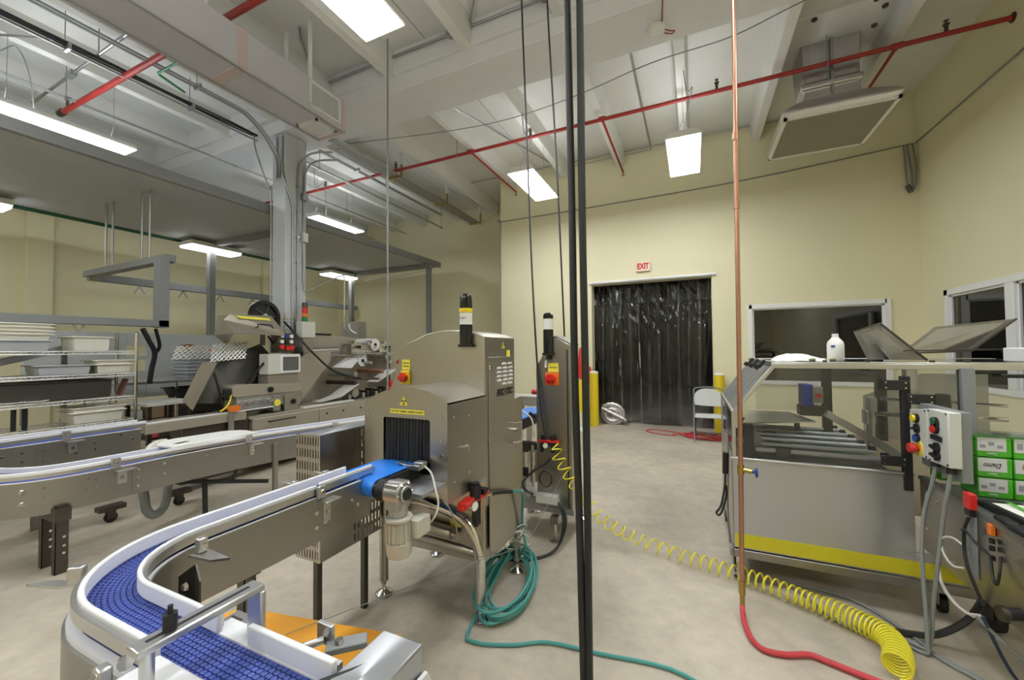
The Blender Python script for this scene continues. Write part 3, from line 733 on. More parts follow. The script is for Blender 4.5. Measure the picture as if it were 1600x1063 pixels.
dc = tag(MB().tube(smooth([(-6.10, 2.55, 1.80), (-6.12, 2.62, 1.66), (-6.16, 2.70, 1.5), (-6.18, 2.68, 1.3), (-6.18, 2.66, 1.12)], 5), .028, 7).tube(smooth([(-6.10, 2.68, 1.80), (-6.16, 2.75, 1.6), (-6.18, 2.72, 1.5)], 4), .02, 7).build('drop_cables', M_cable, None, loc=(-6.1, 2.55, 1.8)), 'thick black cables dropping from the cable tray beside the wire shelf', 'cable')
# ================================================================ shared small hardware
MESH = {}
def bolts(pts, axis, parent, r=.008, h=.006, m=None, name='bolt'):
    """Round bolt heads, one object each, sharing one mesh per size and direction."""
    k = (axis, r, h, name)
    base = Vector((0, 0, 0)); q = parent
    while q is not None: base = base + q.location; q = q.parent
    for p in pts:
        if k not in MESH:
            d = Vector({'x': (1, 0, 0), '-x': (-1, 0, 0), 'y': (0, 1, 0), '-y': (0, -1, 0), 'z': (0, 0, 1)}[axis])
            o = MB().cyl(Vector((0, 0, 0)), d * h, r, 8, r * .75).build(name, m or M_chrome, None)
            MESH[k] = o.data
        else:
            o = bpy.data.objects.new(name, MESH[k]); COL.objects.link(o)
        o.location = Vector(p) - base; o.parent = parent
def rail_bracket(par, x, y, z, sx=1, drop=.10, k=1.0):
    """Clamp on a guide rail with a slotted foot plate bolted to the conveyor side (facing +x for sx=1)."""
    b = MB().box(x, y - .016 * k, z - .012 * k, x + sx * .014 * k, y + .016 * k, z + .032 * k).build('rail_clamp', M_alu, par, bevel=.002)
    bolts([(x + sx * .014 * k, y, z + .012 * k)], 'x' if sx > 0 else '-x', b, .009 * k, .008)
    MB().box(x + sx * .005, y - .012, z - .028 * k, x + sx * .05 * k, y + .06 * k, z - .022 * k).build('foot_plate', M_alu, par, bevel=.001)
    f = B(x + sx * .002, y + .012, z - .028 * k - drop, x + sx * .008 * k, y + .012 + .033 * k, z - .024 * k).build('face_plate', M_alu, par)
    bolts([(x + sx * .008 * k, y + .012 + .016 * k, z - .028 * k - drop * .55)], 'x' if sx > 0 else '-x', f, .010 * k, .008)

# ================================================================ curved infeed conveyor in front
cv = thing('curved_conveyor', 'curved conveyor with a blue modular belt and white guide rails in the foreground', 'conveyor', (-1.21, .64, 0))
ZB = .945
def conv_path(off=0.0, y_start=1.31, x_end=-.15, z=0.0, n=18):
    """Plan path of the lane; off > 0 is the outer side of the bend."""
    cx, cy, R = -1.12, .705, .265 + off
    P = [(cx - R, y_start, z), (cx - R, (y_start + cy) / 2, z), (cx - R, cy, z)]
    P += [(cx - R * math.cos(a), cy - R * math.sin(a), z) for a in [PI / 2 * i / n for i in range(1, n + 1)]]
    P += [(x, cy - R, z) for x in (-1.0, -.7) if x < x_end - .01 and x > -1.1] + [(x_end, cy - R, z)]
    return P
def band(o0, o1, z0, z1, name, m, y_start=1.31, x_end=-.15, bevel=0):
    P = conv_path(0, y_start, x_end)
    return MB().sweep(P, [(o0, z0), (o1, z0), (o1, z1), (o0, z1)]).build(name, m, cv, bevel=bevel)
def inner_path(off=0.0, y_start=1.31, x_end=-.15, n=18):
    """Lane face of the inner rail; off > 0 goes towards the outer side."""
    cx, cy, R = -1.12, .705, .222 + off
    P = [(cx - R, y_start, 0), (cx - R, (y_start + cy) / 2, 0), (cx - R, cy, 0)]
    P += [(cx - R * math.cos(a), cy - R * math.sin(a), 0) for a in [PI / 2 * i / n for i in range(1, n + 1)]]
    return P + [(x, cy - R, 0) for x in (-1.0, -.7) if x < x_end - .01 and x > -1.1] + [(x_end, cy - R, 0)]
def iband(o0, o1, z0, z1, name, m, y_start=1.31, x_end=-.15, bevel=0):
    o0, o1 = o0 + .034, o1 + .034
    return MB().sweep(inner_path(0, y_start, x_end), [(o0, z0), (o1, z0), (o1, z1), (o0, z1)]).build(name, m, cv, bevel=bevel)
pa_, pb_ = conv_path(.050, 1.31, -.15), inner_path(-.016, 1.31, -.15)
bmb = MB(); nb = min(len(pa_), len(pb_))
for zz in (ZB - .020, ZB - .005):
    bmb.v += [Vector((p[0], p[1], zz)) for p in pa_[:nb]] + [Vector((p[0], p[1], zz)) for p in pb_[:nb]]
for i in range(nb - 1):
    bmb.f += [(2 * nb + i, 2 * nb + i + 1, 3 * nb + i + 1, 3 * nb + i), (i, nb + i, nb + i + 1, i + 1), (i, i + 1, 2 * nb + i + 1, 2 * nb + i), (nb + i, 3 * nb + i, 3 * nb + i + 1, nb + i + 1)]
belt = bmb.build('belt', M_bluegap, cv)
# belt rows: one object per row of links
pitch = .0125
P = conv_path(0, 1.30, -.2, 0, 40)
acc = 0; nxt = 0; rows_ = []
for i in range(len(P) - 1):
    a, b = Vector(P[i]), Vector(P[i + 1]); L = (b - a).length
    while nxt <= acc + L:
        t = (nxt - acc) / L; d = (b - a).normalized()
        rows_.append((a.lerp(b, t), math.atan2(d.y, d.x))); nxt += pitch
    acc += L
rm = MB(); K = 9
for j in range(K):
    u = -.046 + .092 * (j + .5) / K; o = .0032 if j % 2 else -.0032
    rm.prism([(o - .0048, u - .0042), (o + .0048, u - .0042), (o + .0048, u + .0042), (o - .0048, u + .0042)], 'z', -.004, 0)
    rm.prism([(o + .001, u - .0020), (o + .0085, u - .0020), (o + .0085, u + .0020), (o + .001, u + .0020)], 'z', -.004, -.001)
row0 = rm.build('belt_row', M_bluemod, None)
for i, (p, a) in enumerate(rows_):
    o = row0 if i == 0 else row0.copy()
    if i: COL.objects.link(o)
    th = -a if a < 0 else 0
    k_ = math.sin(max(0, min(1, (PI / 2 + a) / (PI / 2))) * PI) * .0          # the lane is wider inside the bend
    side = Vector((-math.sin(a), math.cos(a), 0)) * (k_ / 2)
    o.parent = belt; o.location = Vector((p.x, p.y, ZB)) + side - cv.location; o.rotation_euler = (0, 0, a); pass
# side plates, wear strips, guide rails
band(.068, .074, ZB - .17, ZB - .030, 'outer_side_plate', M_steel_y)
iband(-.060, -.054, ZB - .17, ZB - .004, 'inner_side_plate', M_steel_y, y_start=1.36)
band(.050, .068, ZB - .035, ZB - .018, 'outer_wear_strip', M_pvc)
iband(-.056, -.048, ZB - .012, ZB - .002, 'inner_wear_strip', M_pvc)
rail_o = band(.040, .052, ZB + .001, ZB + .040, 'outer_guide_rail', M_pvc, y_start=1.33, x_end=-.875, bevel=.004)
band(.052, .062, ZB + .004, ZB + .030, 'outer_rail_backing', M_alu, y_start=1.32, x_end=-.875)
iband(-.044, -.034, ZB + .001, ZB + .040, 'inner_guide_rail', M_pvc, y_start=1.10, x_end=-.86, bevel=.004)
iband(-.052, -.044, ZB + .006, ZB + .030, 'inner_rail_backing', M_alu, y_start=1.10, x_end=-.87)
MB().box(-1.352, 1.12, ZB + .001, -1.342, 1.40, ZB + .040).build('straight_guide_rail', M_pvc, cv, bevel=.003)
MB().box(-1.342, 1.06, ZB + .008, -1.334, 1.41, ZB + .030).build('straight_rail_backing', M_alu, cv)
B(-.775, .487, ZB + .001, -.553, .499, ZB + .040).build('exit_guide_rail', M_pvc, cv, bevel=.003)
B(-.775, .499, ZB + .004, -.553, .509, ZB + .028).build('exit_rail_backing', M_alu, cv)
B(-.885, .486, ZB - .004, -.15, .525, ZB + .003).build('exit_wear_strip', M_pvc, cv)
B(-.865, .25, ZB - .10, -.20, .393, ZB + .026).build('guide_block', M_pvc, cv, bevel=.004)
# joint cover plate and bolts on the near side
xs = -1.325
cp = B(xs, 1.065, ZB - .168, xs + .005, 1.355, ZB - .012).build('joint_plate', M_steel_y, cv)
bolts([(xs + .005, y, z) for y, z in ((1.085, .885), (1.085, .83), (1.125, .892), (1.125, .838), (1.26, .872), (1.29, .845), (1.335, .915))], 'x', cp, .011, .006)
bolts([(xs, y, z) for y, z in ((1.045, .905), (1.045, .842), (.985, .873), (.90, .868), (.90, .82))], 'x', cv, .006, .006)
bolts([(xs, y, z) for y, z in ((.855, .89), (.855, .828), (.80, .88), (.80, .828))], 'x', cv, .010, .008)
rail_bracket(cv, -1.318, 1.10, ZB + .008, drop=.085)
# clamps standing on the rails at the far side
for y in (1.09, 1.235):
    MB().box(-1.455, y - .012, ZB + .0, -1.437, y + .012, ZB + .046).box(-1.51, y - .006, ZB + .030, -1.44, y + .014, ZB + .036).build('rail_clamp', M_alu, cv, bevel=.002)
# bracket at the bend, inside
b = MB().box(-1.285, .66, ZB - .005, -1.262, .684, ZB + .034).build('rail_clamp', M_alu, cv, bevel=.003)
bolts([(-1.262, .672, ZB + .012)], 'x', b, .010, .008)
MB().sheet([(-1.285, .645, ZB - .012), (-1.20, .655, ZB - .012), (-1.165, .685, ZB - .012), (-1.27, .690, ZB - .012)], .006).build('slotted_arm', M_alu, cv)
# bent angle post inside the bend
pa = MB().sheet([(-1.200, .585, ZB - .35), (-1.155, .600, ZB - .35), (-1.155, .600, ZB + .022), (-1.200, .585, ZB - .012)], .004)
pa.sheet([(-1.155, .600, ZB - .35), (-1.108, .585, ZB - .35), (-1.108, .585, ZB - .004), (-1.155, .600, ZB + .022)], .004)
pa = pa.build('angle_post', M_darksteel, cv)
bolts([(-1.178, .588, ZB - .035), (-1.178, .588, ZB - .11)], '-y', pa, .011, .008)
fp = B(-1.225, .598, ZB - .20, -1.205, .604, ZB - .03).build('splice_plate', M_alu, cv)
bolts([(-1.215, .598, ZB - .07), (-1.215, .598, ZB - .15)], '-y', fp, .009, .008)
# outer bracket at the bend
MB().sheet([(-1.47, .40, ZB - .004), (-1.385, .425, ZB - .004), (-1.35, .455, ZB - .004), (-1.43, .44, ZB - .004)], .006).build('slotted_arm', M_alu, cv)
b = MB().obox((-1.372, .455, ZB + .020), (.03, .022, .04), rz=.7).build('rail_clamp', M_alu, cv, bevel=.003)
bolts([(-1.387, .452, ZB + .03)], '-x', b, .009, .008)
# bracket at lower left with long slotted plate
br = MB().box(-1.03, .265, ZB - .040, -.90, .345, ZB - .034).build('slotted_plate', M_alu, cv, bevel=.003)
bolts([(-.98, .30, ZB - .034), (-.93, .29, ZB - .034)], 'z', br, .014, .010)
MB().box(-1.01, .325, ZB - .0345, -.96, .332, ZB - .033).build('slot', M_black, br)
b = MB().box(-.925, .325, ZB - .03, -.90, .345, ZB + .03).build('rail_clamp', M_alu, cv, bevel=.004)
bolts([(-.912, .325, ZB + .012)], '-y', b, .013, .012)
# bridge bar over the belt
bb = thing('bridge_bar', 'slotted aluminium bridge bar crossing over the blue curved belt', 'bracket', (-.79, .43, ZB))
m = MB().box(-.808, .322, 1.034, -.772, .520, 1.047)
m.build('bar', M_alu, bb, bevel=.003)
B(-.7935, .340, 1.0465, -.7865, .500, 1.0475).build('slot', M_black, bb)
B(-.812, .509, ZB + .004, -.768, .520, 1.036).build('foot', M_alu, bb, bevel=.003)
CY((-.790, .342, ZB + .013), (-.790, .342, 1.034), .010, 12).build('foot', M_alu, bb)
MB().cyl((-.790, .372, 1.047), (-.790, .372, 1.073), .010, 14).cyl((-.790, .372, 1.073), (-.790, .372, 1.086), .004, 8).build('sensor', M_black, bb)
bolts([(-.835, .335, 1.005)], '-x', bb, .012, .010)
# sensor arms beyond the exit rail
MB().box(-.945, .535, .914, -.86, .575, .920).build('slotted_arm', M_alu, cv, bevel=.002)
B(-.935, .552, .9195, -.90, .558, .9205).build('slot', M_darksteel, cv)
sa = MB().obox((-.625, .585, .93), (.075, .032, .012), rz=.75).build('slotted_arm', M_greypaint, cv, bevel=.002)
bolts([(-.635, .575, .936)], 'z', sa, .010, .008)
MB().box(-.690, .570, .925, -.650, .580, .965).cyl((-.70, .522, .935), (-.67, .57, .935), .008, 8).build('clamp_block', M_alu, cv, bevel=.002)
# steel end bracket at the lower middle, black rod
eb = thing('end_bracket', 'bent steel end bracket at the bottom edge with a white sticker', 'bracket', (-.50, .5, .9))
MB().box(-.545, .40, .965, -.455, .600, .971).box(-.545, .594, .80, -.455, .600, .971).box(-.461, .40, .80, -.455, .600, .968).build('plate', M_steel_h, eb, bevel=.003)
B(-.5455, .47, .82, -.5445, .585, .945).build('sticker', M_paper, eb)
text('A', 'sticker_letter', M_ink, .02, (-.546, .545, .925), (0, -1, 0), (0, 0, 1), eb)
pb = thing('plastic_cover', 'small white plastic cover beyond the steel end bracket', 'cover', (-.42, .64, .8))
MB().prism([(.55, .80), (.612, .80), (.612, .90), (.60, .925), (.55, .925)], 'x', -.452, -.444).build('cover', M_pvc, pb, bevel=.002)
rod = tag(CY((-.60, .40, .965), (-.512, .528, .962), .009, 12).build('black_rod', M_black, None, loc=(-.60, .40, .965), bevel=.002), 'black rod lying across the conveyor end', 'rod')
# legs of the conveyor
for x, y in ((-1.40, .875), (-1.36, .875), (-1.02, .43), (-.5, .44)):
    lg = MB().box(x - .018, y - .018, 0.0, x + .018, y - .014, ZB - .10).box(x - .018, y - .018, 0.0, x - .014, y + .018, ZB - .10).build('leg', M_darksteel, cv)
B(-1.43, .84, ZB - .19, -1.345, .89, ZB - .165).build('cross_beam', M_darksteel, cv)

# orange board on a low stand
ob = thing('orange_board', 'orange plywood board on a low stand behind the curved belt', 'board', (-1.4, 1.0, 0))
MB().prism([(-1.93, 1.19), (-2.05, .86), (-.95, .72), (-.80, 1.02), (-1.13, 1.345)], 'z', .30, .318).build('board', M_orange, ob, bevel=.002)
for x, y in ((-1.85, 1.12), (-1.18, 1.24), (-1.05, .85), (-1.9, .92)): B(x - .02, y - .02, 0, x + .02, y + .02, .30).build('leg', M_darksteel, ob)
MB().sheet([(-1.09, 1.265, .3185), (-.835, 1.005, .3185), (-.80, 1.02, .3185), (-1.075, 1.285, .3185)], .003).build('edge_strip', M_paper, ob)

# ================================================================ x-ray inspection machine
xr = thing('inspection_machine', 'stainless inspection machine with arched tunnel hood and blue infeed belt', 'machine', (-1.37, 2.15, 0))
XA = -1.075
arch = [(-1.60, 1.50), (-1.55, 1.57), (-1.47, 1.605), (-1.36, 1.62), (-1.22, 1.617), (-1.13, 1.60), (XA, 1.578)]
body = MB().prism([(-1.75, .62), (-1.76, 1.244), (-1.68, 1.455), (-1.645, 1.54)] + arch[1:] + [(XA, .62)], 'y', 1.985, 2.40).build('cabinet', M_steel, xr, bevel=.004)
B(-1.70, 2.06, .30, XA - .004, 2.50, .62).build('lower_cabinet', M_steel, xr, bevel=.004)
B(-1.70, 2.40, .62, XA - .002, 2.53, 1.185).build('rear_cabinet', M_steel, xr, bevel=.004)
B(-1.62, 1.99, .305, XA - .01, 2.06, .64).build('control_cabinet', M_steel, xr, bevel=.004)
# door seam lines on the right face
dr = B(XA, 2.03, .36, XA + .006, 2.375, 1.46).build('door', M_steel, xr, bevel=.002)
TU(smooth([(XA + .006, 2.29, 1.045), (XA + .045, 2.29, 1.045), (XA + .05, 2.30, 1.045), (XA + .05, 2.385, 1.035), (XA + .05, 2.392, 1.02), (XA + .05, 2.392, .925), (XA + .05, 2.385, .912), (XA + .05, 2.30, .92), (XA + .006, 2.29, .92)], 3), .006, 8).build('handle', M_chrome, dr)
MB().cyl((XA + .006, 2.365, .985), (XA + .03, 2.365, .985), .012, 10).obox((XA + .032, 2.365, .985), (.006, .03, .008)).build('lock', M_chrome, dr)
for z in (1.40, .985): MB().cyl((XA + .006, 2.035, z - .012), (XA + .006, 2.035, z + .012), .008, 8).box(XA + .005, 2.02, z - .006, XA + .009, 2.06, z + .006).build('hinge', M_chrome, dr)
lv = MB(); k = 0
louv = thing
base_lv = None
for r_ in range(6):
    nn = 2 if r_ in (0, 5) else 3
    for c in range(nn):
        y = 2.13 + (.065 if nn == 2 else .03) + c * .082 if nn == 2 else 2.125 + c * .082
        z = 1.418 - r_ * .0245
        if base_lv is None:
            base_lv = MB().prism([(-.028, -.006), (.028, -.006), (.024, .002), (.012, .007), (-.012, .007), (-.024, .002)], 'x', 0, .008).build('louvre', M_frame, None)
            o = base_lv
        else:
            o = base_lv.copy(); COL.objects.link(o)
        o.parent = dr; o.location = Vector((XA + .006, y + .028, z)) - xr.location
text('PEC·TEC', 'lettering', M_ink, .052, (XA + .0065, 2.235, 1.243), (0, 1, .0), (0, 0, 1), dr, shear=.25, fit=.235, bold=.0035)
text('X-RAY SYSTEMS', 'lettering', M_inkgrey, .012, (XA + .0065, 2.2, 1.205), (0, 1, 0), (0, 0, 1), dr, fit=.13)
B(XA + .001, 2.275, 1.425, XA + .003, 2.325, 1.50).build('warning_label', M_label, xr)
def trefoil(par, o, xd, yd, r):
    """Trefoil hazard mark: yellow triangle plate, black blades."""
    o, X, Y = Vector(o), Vector(xd).normalized(), Vector(yd).normalized(); Z = X.cross(Y)
    t = MB().add([o + Y * r, o - X * r * .9 - Y * r * .55, o + X * r * .9 - Y * r * .55] + [o + Y * r + Z * .001, o - X * r * .9 - Y * r * .55 + Z * .001, o + X * r * .9 - Y * r * .55 + Z * .001], [(3, 4, 5), (0, 1, 4, 3), (1, 2, 5, 4), (2, 0, 3, 5)]).build('hazard_triangle', M_label, par)
    m = MB(); q = o + Z * .0014
    for k in range(3):
        a0 = PI / 2 + k * 2 * PI / 3 + PI / 3
        pts = []
        for i in range(5):
            a = a0 - .52 + 1.04 * i / 4
            pts.append(q + (X * math.cos(a) + Y * math.sin(a)) * r * .46)
        for i in range(4, -1, -1):
            a = a0 - .52 + 1.04 * i / 4
            pts.append(q + (X * math.cos(a) + Y * math.sin(a)) * r * .14)
        m.add(pts, [tuple(range(10))])
    m.add([q + (X * math.cos(i * PI / 4) + Y * math.sin(i * PI / 4)) * r * .08 for i in range(8)], [tuple(range(8))])
    m.build('trefoil', M_ink, t)
trefoil(xr, (XA + .0015, 2.225, 1.525), (0, 1, 0), (0, 0, 1), .026)
# front stickers and switch
fs = B(-1.655, 1.981, 1.385, -1.595, 1.985, 1.447).build('warning_label', M_label, xr)
text('X-RAY ON', 'label_text', M_ink, .012, (-1.625, 1.9805, 1.425), (1, 0, 0), (0, 0, 1), fs, fit=.045)
text('CAUTION', 'label_text', M_ink, .012, (-1.625, 1.9805, 1.405), (1, 0, 0), (0, 0, 1), fs, fit=.045)
sw = B(-1.658, 1.970, 1.295, -1.592, 1.985, 1.378).build('switch_plate', M_yellow, xr, bevel=.003)
MB().cyl((-1.630, 1.97, 1.338), (-1.630, 1.948, 1.338), .028, 18).obox((-1.630, 1.944, 1.338), (.016, .012, .056), ry=PI / 2).build('red_switch', M_redplastic, sw)
# beacon
bn = MB().cyl((-1.185, 1.97, 1.53), (-1.185, 1.97, 1.648), .037, 20).lathe([(.05, 1.52), (.05, 1.535), (.037, 1.54)], (-1.185, 1.975, 0), 20).build('beacon_base', M_blackgloss, xr)
CY((-1.185, 1.97, 1.648), (-1.185, 1.97, 1.72), .036, 20).build('clear_lens', M_poly, bn)
CY((-1.185, 1.97, 1.718), (-1.185, 1.97, 1.741), .0385, 20).build('yellow_ring', M_yellow, bn)
MB().lathe([(.036, 1.741), (.036, 1.80), (.030, 1.818), (.016, 1.827), (.002, 1.829)], (-1.185, 1.97, 0), 20).build('beacon_cap', M_blackgloss, bn)
text('X-RAY', 'beacon_text', M_inkgrey, .018, (-1.185, 1.9335, 1.685), (1, 0, 0), (0, 0, 1), bn, fit=.05)
# tunnel hood
hx0, hx1, hy0_, hy1_ = -1.585, -1.068, 1.60, 1.985
ap = [(hx0, 1.236), (-1.53, 1.266), (-1.45, 1.297), (-1.36, 1.315), (-1.27, 1.318), (-1.18, 1.303), (-1.11, 1.276), (hx1, 1.250)]
hood = MB().sheet([(0, 0, 0), (0, 0, 0), (0, 0, 0)], 0) if False else MB()
top_o = ap; top_i = [(x, z - .008) for x, z in ap]
hood.prism(top_o + top_i[::-1], 'y', hy0_ + .0062, hy1_)
hd = hood.build('tunnel_hood', M_steel, xr)
fr = MB()
ox0, ox1, oz0, oz1 = -1.458, -1.168, .90, 1.166
fr.prism([(hx0, .80), (ox0, .80), (ox0, oz1 - .01), (ox0 + .01, oz1), (ox0 + .01, 1.17), (hx0, 1.17)], 'y', hy0_, hy0_ + .006)
fr.prism([(hx1, .80), (hx1, 1.17), (ox1 - .01, 1.17), (ox1 - .01, oz1), (ox1, oz1 - .01), (ox1, .80)], 'y', hy0_, hy0_ + .006)
fr.prism([(hx0, 1.17), (hx1, 1.17)] + ap[::-1], 'y', hy0_, hy0_ + .006)
fr.prism([(ox0, .80), (ox1, .80), (ox1, oz0), (ox0, oz0)], 'y', hy0_, hy0_ + .006)
frp = fr.build('hood_front', M_steel, xr)
B(ox0 + .009, hy0_, oz1 - .002, ox1 - .009, hy0_ + .006, 1.1705).build('lintel', M_steel, xr)
sidep = B(hx1 - .008, hy0_ + .0062, .80, hx1, hy1_, 1.249).build('hood_side', M_steel, xr)
B(hx0, hy0_ + .0062, .80, hx0 + .008, hy1_, 1.234).build('hood_side', M_steel, xr)
B(hx1 - .018, hy0_ + .01, .765, hx1 - .008, hy1_, .80).build('side_skirt', M_steel_h, xr)
MB().box(ox0 - .01, 1.75, .85, ox1 + .01, 1.76, 1.2).build('tunnel_shade_sheet', M_black, xr)  # black sheet stands in for the darkness inside the tunnel
bolts([(x, hy0_, z) for x, z in ((-1.555, 1.17), (-1.10, 1.183), (-1.10, 1.07), (-1.10, 1.0), (-1.10, .87))], '-y', frp, .008, .006)
bolts([(hx1, y, z) for y, z in ((1.655, 1.175), (1.80, 1.16), (1.80, .87), (1.66, .86))], 'x', sidep, .007, .006)
MB().cyl((hx1, 1.725, 1.015), (hx1 + .03, 1.725, 1.015), .010, 10).cyl((hx1 + .03, 1.725, 1.015), (hx1 + .045, 1.725, 1.015), .018, 12).build('knob', M_chrome, sidep)
ys = B(-1.412, hy0_ - .002, 1.186, -1.20, hy0_, 1.208).build('warning_strip', M_label, frp)
text('DO NOT INSERT HANDS X-RAYS', 'strip_text', M_ink, .012, (-1.306, hy0_ - .0025, 1.197), (1, 0, 0), (0, 0, 1), ys, fit=.195)
trefoil(frp, (-1.325, hy0_ - .0015, 1.245), (1, 0, 0), (0, 0, 1), .030)
for i in range(22):
    x = ox0 + .006 + i * .0132
    m = MB(); w_ = .0125
    dy = rnd.uniform(-.004, .004); dz = rnd.uniform(-.01, .0)
    m.sweep([(x, hy0_ + .012 + (i % 2) * .006 + dy * .0, 1.165), (x, hy0_ + .011, 1.16)], [(0, 0)]) if False else None
    y0 = hy0_ + .010 + (i % 3) * .005
    m.add([(x, y0, 1.165), (x + w_, y0 + .002, 1.165), (x + w_ + dy, y0 + dy - .004, .952 + dz), (x + dy, y0 + dy - .006, .952 + dz),
           (x, y0 + .003, 1.165), (x + w_, y0 + .005, 1.165), (x + w_ + dy, y0 + dy - .001, .952 + dz), (x + dy, y0 + dy - .003, .952 + dz)],
          [(0, 1, 2, 3), (7, 6, 5, 4), (0, 4, 5, 1), (1, 5, 6, 2), (2, 6, 7, 3), (3, 7, 4, 0)])
    m.build('curtain_strip', M_black, xr)
# infeed belt with rollers
bx0, bx1, by0 = -1.478, -1.255, 1.345
prof = [(1.99, ZB)] + [(by0 - .040 * math.sin(a), ZB - .040 + .040 * math.cos(a)) for a in [PI * i / 10 for i in range(11)]] + [(1.99, ZB - .08)]
pin = [(y if i in (0, len(prof) - 1) else by0 + (y - by0) * .92, ZB - .04 + (z - ZB + .04) * .93) for i, (y, z) in enumerate(prof)]
ib = MB().prism(prof + pin[::-1], 'x', bx0, bx1).build('infeed_belt', M_bluebelt, xr)
CY((bx0 - .01, by0, ZB - .04), (bx1 + .045, by0, ZB - .04), .0385, 20).build('drive_roller', M_blackgloss, xr)
MB().box(bx1 + .002, by0 + .02, ZB - .06, bx1 + .016, 1.98, ZB - .008).build('bed_side', M_black, xr)
MB().box(bx0 - .014, by0 - .02, ZB - .06, bx0 - .002, 1.98, ZB - .008).build('bed_side', M_black, xr)
CY((bx1 + .02, by0 + .0, ZB - .042), (bx1 + .075, by0, ZB - .042), .047, 18).build('bearing', M_black, xr)
B(bx1 + .0, 1.42, ZB - .085, hx1 - .01, 1.96, ZB - .070).build('bed_plate', M_steel_h, xr)
# photo-eye bracket over the belt
pe = MB().sheet([(-1.335, 1.545, ZB + .012), (-1.27, 1.53, ZB + .012), (-1.265, 1.555, ZB + .012), (-1.31, 1.565, ZB + .012)], .003).box(-1.275, 1.53, ZB - .008, -1.18, 1.55, ZB + .014).build('sensor_bracket', M_alu, xr, bevel=.002)
MB().box(-1.215, 1.535, ZB + .0, -1.165, 1.575, ZB + .03).build('photo_eye', M_castalu, pe, bevel=.004)
TU(smooth([(-1.17, 1.555, ZB + .012), (-1.11, 1.53, ZB - .01), (-1.065, 1.50, ZB - .07), (-1.045, 1.49, ZB - .13), (-1.06, 1.47, ZB - .19), (-1.12, 1.45, ZB - .235), (-1.16, 1.44, ZB - .25)], 6), .0045, 6).build('sensor_cable', M_whitecable, pe)
TU(smooth([(-1.075, 1.51, ZB - .05), (-1.06, 1.55, ZB - .13), (-1.05, 1.60, ZB - .2), (-1.06, 1.66, ZB - .3), (-1.06, 1.67, ZB - .36)], 6), .0035, 6).build('sensor_cable', M_greycable, pe)
# gear motor
gx, gy, gz = -1.145, by0, ZB - .042
gm = MB().cyl((gx - .045, gy, gz), (gx + .035, gy, gz), .050, 18).cyl((gx + .035, gy, gz), (gx + .045, gy, gz), .034, 18).obox((gx - .005, gy + .0, gz - .01), (.07, .085, .11)).cyl((gx - .005, gy + .005, gz - .04), (gx - .005, gy + .005, gz - .098), .040, 16).build('gearbox', M_castalu, xr, bevel=.006)
MB().cyl((gx + .045, gy, gz), (gx + .052, gy, gz), .024, 16).build('hollow_shaft', M_black, gm)
bolts([(gx + .036, gy + .042 * math.cos(a), gz + .042 * math.sin(a)) for a in [PI / 3 * i for i in range(6)]], 'x', gm, .005, .006)
mo = MB().cyl((gx, gy + .005, gz - .098), (gx, gy + .005, gz - .115), .056, 20).cyl((gx, gy + .005, gz - .115), (gx, gy + .005, gz - .20), .047, 20, .050).cyl((gx, gy + .005, gz - .20), (gx, gy + .005, gz - .262), .056, 20, .050).build('motor', M_motor, xr, bevel=.004)
for i in range(16):
    a = 2 * PI * i / 16
    MB().obox((gx + .051 * math.cos(a), gy + .005 + .051 * math.sin(a), gz - .16), (.012, .003, .085), rz=a).build('cooling_fin', M_motor, mo)
MB().box(gx + .02, gy + .02, gz - .19, gx + .085, gy + .11, gz - .115).build('terminal_box', M_motor, mo, bevel=.004)
CY((gx + .05, gy + .11, gz - .16), (gx + .05, gy + .128, gz - .16), .012, 8).build('cable_gland', M_greybox, mo)
# pipe frame and feet
MB().tube([(-1.77, 1.947, .085), (-1.77, 1.947, .74)], .027, 14).build('front_left_leg', M_steel, xr)
MB().tube(smooth([(-1.77, 1.99, .62), (-1.60, 1.98, .605), (-1.40, 1.98, .585), (-1.24, 1.98, .545), (-1.155, 1.98, .47), (-1.112, 1.98, .35), (-1.105, 1.98, .22), (-1.105, 1.98, .10)], 6), .030, 16).build('bent_leg', M_chrome, xr)
TU([(-1.72, 2.0, .375), (-1.12, 1.985, .36)], .026, 14).build('lower_rail', M_steel, xr)
TU([(-1.116, 2.505, .08), (-1.116, 2.505, .40)], .026, 14).build('rear_leg', M_steel, xr)
TU([(-1.75, 2.48, .08), (-1.75, 2.48, .40)], .026, 14).build('rear_leg', M_steel, xr)
for x, y in ((-1.77, 1.947), (-1.105, 1.98), (-1.116, 2.505), (-1.75, 2.48)):
    MB().lathe([(.050, .0), (.052, .012), (.046, .018), (.022, .028), (.014, .04), (.012, .05)], (x, y, 0), 20).cyl((x, y, .04), (x, y, .10), .009, 10).cyl((x, y, .055), (x, y, .068), .016, 6).build('levelling_foot', M_chrome, xr)
MB().cyl((-1.50, 1.955, .47), (-1.275, 1.955, .455), .034, 16).cyl((-1.275, 1.955, .455), (-1.245, 1.955, .453), .018, 10).build('actuator', M_steel, xr)
CY((-1.60, 1.955, .49), (-1.50, 1.955, .47), .010, 8).build('actuator_rod', M_chrome, xr)
B(-1.31, 1.986, .48, -1.235, 1.989, .525).build('warning_label', M_label, xr)
